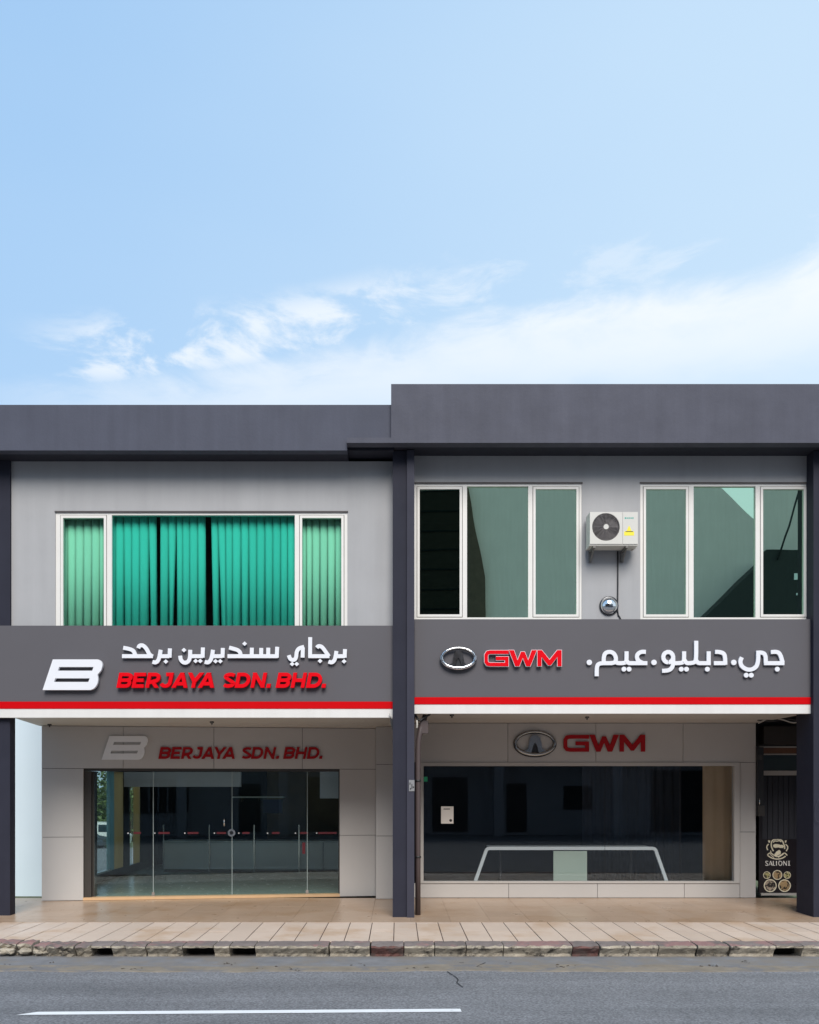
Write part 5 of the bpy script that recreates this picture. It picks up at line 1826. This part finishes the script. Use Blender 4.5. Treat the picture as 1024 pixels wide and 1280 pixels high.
# ------------------------------------------------------------------ beyond the left end
def beyond():
    w = thing('sky_panel', (-8.8, 17.6, -0.15), 'plain pale blue panel standing in for sky in the gap left of the glass shop', 'wall')
    bx('sky_panel_face', M['skypanel'], w, -11.5, PX(61, 17.55), 17.55, 17.75, -0.16, 4.2)  # added panel; its pale colour stands in for open sky
    bx('sky_panel_cap', M['skypanel'], w, -11.53, PX(61, 17.55) + 0.03, 17.52, 17.78, 4.203, 4.28)
    # trees past the car park
    def tree(x, y, zg, h, rad, label, n=2600):
        t = thing('leafy_tree', (x, y, zg), label, 'tree', 'trees beyond the side window')
        b = MB()
        b.tube([(x, y, zg), (x + .1, y, zg + h * .25), (x - .1, y, zg + h * .5), (x, y, zg + h * .75)], [0.3, 0.22, 0.16, 0.06], 9)
        for i in range(6):
            a = i * 1.05
            z0 = zg + h * (0.25 + 0.07 * i)
            b.tube([(x, y, z0), (x + math.cos(a) * rad * .35, y + math.sin(a) * rad * .35, z0 + h * .08), (x + math.cos(a) * rad * .7, y + math.sin(a) * rad * .7, z0 + h * .2)], [0.12, 0.08, 0.03], 6)
        b.build('trunk', M['bark'], t)
        b = MB()
        cl = []
        for i in range(26):
            u = random.uniform(-1, 1)
            a = random.uniform(0, 6.28)
            s_ = math.sqrt(1 - u * u) * random.uniform(0.5, 1)
            cl.append((x + rad * s_ * math.cos(a), y + rad * s_ * math.sin(a), zg + h * 0.58 + u * h * 0.36, rad * random.uniform(0.28, 0.45)))
        for i in range(n):
            c = random.choice(cl)
            v = Vector((random.gauss(0, 1), random.gauss(0, 1), random.gauss(0, 1))).normalized() * c[3] * random.uniform(0.6, 1.05)
            p = Vector(c[:3]) + v
            q1 = Vector((random.gauss(0, 1), random.gauss(0, 1), random.gauss(0, .7))).normalized() * random.uniform(0.12, 0.24)
            q2 = q1.cross(Vector((random.gauss(0, 1), random.gauss(0, 1), random.gauss(0, 1)))).normalized() * random.uniform(0.06, 0.13)
            b.face([b.bm.verts.new(p + q) for q in (-q1, -q2, q1, q2)])
        b.build('crown', M['leaf'], t)
    kinds = ['tallest leafy tree with thin crown seen through the side window', 'broad leafy tree behind the parked white van', 'leafy tree at the left of the parked cars', 'low bushy tree behind the dark parked car', 'leafy tree farthest right beyond the side window']
    for (x, y, h, r), lb in zip(((-25.5, 80, 9, 3.6), (-22.5, 74, 6.5, 3.0), (-29, 76, 8, 3.4), (-25.5, 72, 4.2, 2.6), (-19, 78, 8, 3.4)), kinds):
        tree(x, y, -2.5, h, r, lb)
    # parked van and car
    def vehicle(name, x, y, zg, prof, wid, paint, glassrects, label, cat, wheels, rot=0.0):
        v = thing(name, (x, y, zg), label, cat)
        pl = Plane(x, y)
        pts = [(a, zg + z) for a, z in prof]
        MB().prism(pl, [pts], wid / 2, -wid / 2).bevel(0.06, 2).build('body', M[paint], v)
        for r_ in glassrects:
            MB().prism(pl, [[(a, zg + z) for a, z in r_]], wid / 2 + 0.012, wid / 2 - 0.02).build('side_window', M['carglass'], v)
        for wx in wheels:
            for s_ in (1, -1):
                b = MB().disc(pl, wx, zg + 0.32, 0.32, s_ * (wid / 2 + 0.02), s_ * (wid / 2 - 0.2), 20)
                wh = b.build('wheel', M['tyre'], v)
                MB().disc(pl, wx, zg + 0.32, 0.19, s_ * (wid / 2 + 0.03), s_ * (wid / 2 - 0.1), 14).build('rim', M['silver'], wh)
    zg = -2.48
    vehicle('parked_van', -22.6, 66.5, zg, [(-2.2, .28), (2.2, .28), (2.3, .9), (1.9, 1.15), (1.2, 1.9), (-2.1, 1.95), (-2.25, 1.0)], 1.8, 'carwhite',
            [[(-1.9, 1.2), (-0.9, 1.2), (-0.9, 1.75), (-1.9, 1.75)], [(-.8, 1.2), (.2, 1.2), (.2, 1.75), (-.8, 1.75)], [(.3, 1.2), (1.5, 1.2), (1.1, 1.75), (.3, 1.75)]],
            'white van parked beyond the side window', 'van', (-1.4, 1.45))
    vehicle('parked_car', -22.9, 63.2, zg + 0.12, [(-2.0, .28), (2.0, .28), (2.1, .75), (1.2, .92), (.6, 1.42), (-1.1, 1.45), (-1.9, .95), (-2.1, .8)], 1.7, 'cardark',
            [[(-1.2, .95), (-.25, .95), (-.25, 1.34), (-.95, 1.34)], [(-.15, .95), (.9, .95), (.5, 1.34), (-.15, 1.34)]],
            'dark saloon car parked in front of the white van', 'car', (-1.3, 1.3))


beyond()


def opposite():
    """buildings across the street, behind the camera: seen as reflections in the upstairs and shop windows"""
    Y = -40.0
    q = (13.85 * 2 - Y) / (13.85 * 2 + 6.0)       # sizes first worked out for y = -6
    S = lambda P: [(-x * q, 2 + (z - 2) * q) for x, z in P]
    # tall pale block with a slanting gap that shows sky
    o = thing('office_block', (9.5 * q, Y - 4, -0.15), 'pale plain block across the street, reflected in the upstairs windows', 'building')
    pl = Plane(0, Y, math.pi)
    MB().prism(pl, [S([(2.0, 1.0), (22.5, 1.0), (22.5, 14.3), (14.2, 14.3), (14.2, 11.8), (12.0, 13.9), (11.6, 14.3), (2.0, 14.3)])], 0, -1.2).build('wall', M['oppwall'], o)
    for i in range(6):
        x = 3.2 * q + i * 6.2
        bx('ground_window', M['opproof'], o, x, x + 4.0, Y + 0.003, Y + 0.06, 0.6, 3.0)
    # dark brick building to its left
    t = thing('brick_building', (-8, Y - 3, -0.15), 'dark brown brick building across the street, reflected in the left casement', 'building')
    MB().prism(Plane(0, Y + 0.6, math.pi), [S([(-24, 1.0), (3.32, 1.0), (3.32, 10.0), (2.62, 13.8), (-24, 13.8)])], 0, -8.5).build('wall', M['oppbrick'], t)
    for i in range(16):
        z = 3.6 + i * 1.5
        bx('brick_course', M['opproof'], t, -24 * q, 2.5 * q, Y + 0.602, Y + 0.66, z, z + 0.10)
    # steep dark roof in front of the pale block at the right
    h = thing('dark_roof_house', (17 * q, Y + 4, -0.15), 'house with steep dark roof across the street, reflected low in the right window', 'building')
    yh = Y + 3.0
    MB().prism(Plane(0, yh, math.pi), [S([(11.2, 8.2), (13.75, 10.65), (23, 10.65), (23, 8.2)])], 0, -2.6).build('roof', M['opproof'], h)
    bx('wall', M['oppgrey'], h, 11.4 * q, 22.8 * q, yh - 2.5, yh - 0.3, -0.15, 2 + 6.2 * q - 0.02)
    MB().tube([(30.2, Y + 3.2, 26.5), (29.9, Y + 3.2, 23.5), (29.2, Y + 3.2, 21.0), (28.3, Y + 3.2, 18.6)], 0.07, 6).build('hanging_wire', M['opproof'], o)
    for x0, x1, z0, z1 in ((29.6, 30.1, 17.1, 17.6), (29.8, 30.5, 16.0, 16.15), (30.9, 31.1, 16.0, 16.12)):  # pale panels added as small highlights in the reflection
        bx('glint_panel', M['carwhite'], h, x0, x1, yh + 0.004, yh + 0.05, z0, z1)
    # low row of shops nearer the road, reflected in the ground-floor glass
    Y = -7.0
    r = thing('low_shop_row', (5, Y - 2, -0.15), 'low row of grey shops across the street, reflected in the shop window', 'building')
    bx('back_part', M['oppgrey'], r, -16, 24, Y - 5, Y - 1.2, -0.15, 3.7)
    bx('roof', M['opproof'], r, -16.4, 24.4, Y - 5.3, Y + 0.4, 3.703, 3.95)
    for x in (-15.8, -11, -4.2, 0.2, 4.3, 9.6, 15.4, 21):
        bx('pillar', M['oppgrey'], r, x, x + 0.4, Y - 0.4, Y, -0.15, 3.70)
    for xa, wa, z0, z1, nb in ((-14, 2.4, 0, 2.6, 5), (-9.5, 1.2, 0, 2.3, 0), (-6.5, 2.8, 0.9, 2.4, 7), (-1.5, 1.0, 0, 2.2, 0), (1.6, 1.6, 0, 2.5, 0), (5.0, 0.9, 0, 2.2, 0), (7.6, 1.3, 1.0, 2.1, 0),
                               (11.6, 3.0, 0, 2.8, 0), (17, 2.2, 0.8, 2.3, 5)):
        f = bx('shop_opening', M['opproof'], r, xa, xa + wa, Y - 1.196, Y - 1.15, z0, z1)
        for k in range(nb):
            xb = xa + (k + 0.6) * wa / nb
            bx('window_bar', M['oppgrey'], f, xb, xb + 0.07, Y - 1.148, Y - 1.12, z0 + 0.05, z1 - 0.05)


opposite()
print('objects', len(bpy.data.objects))
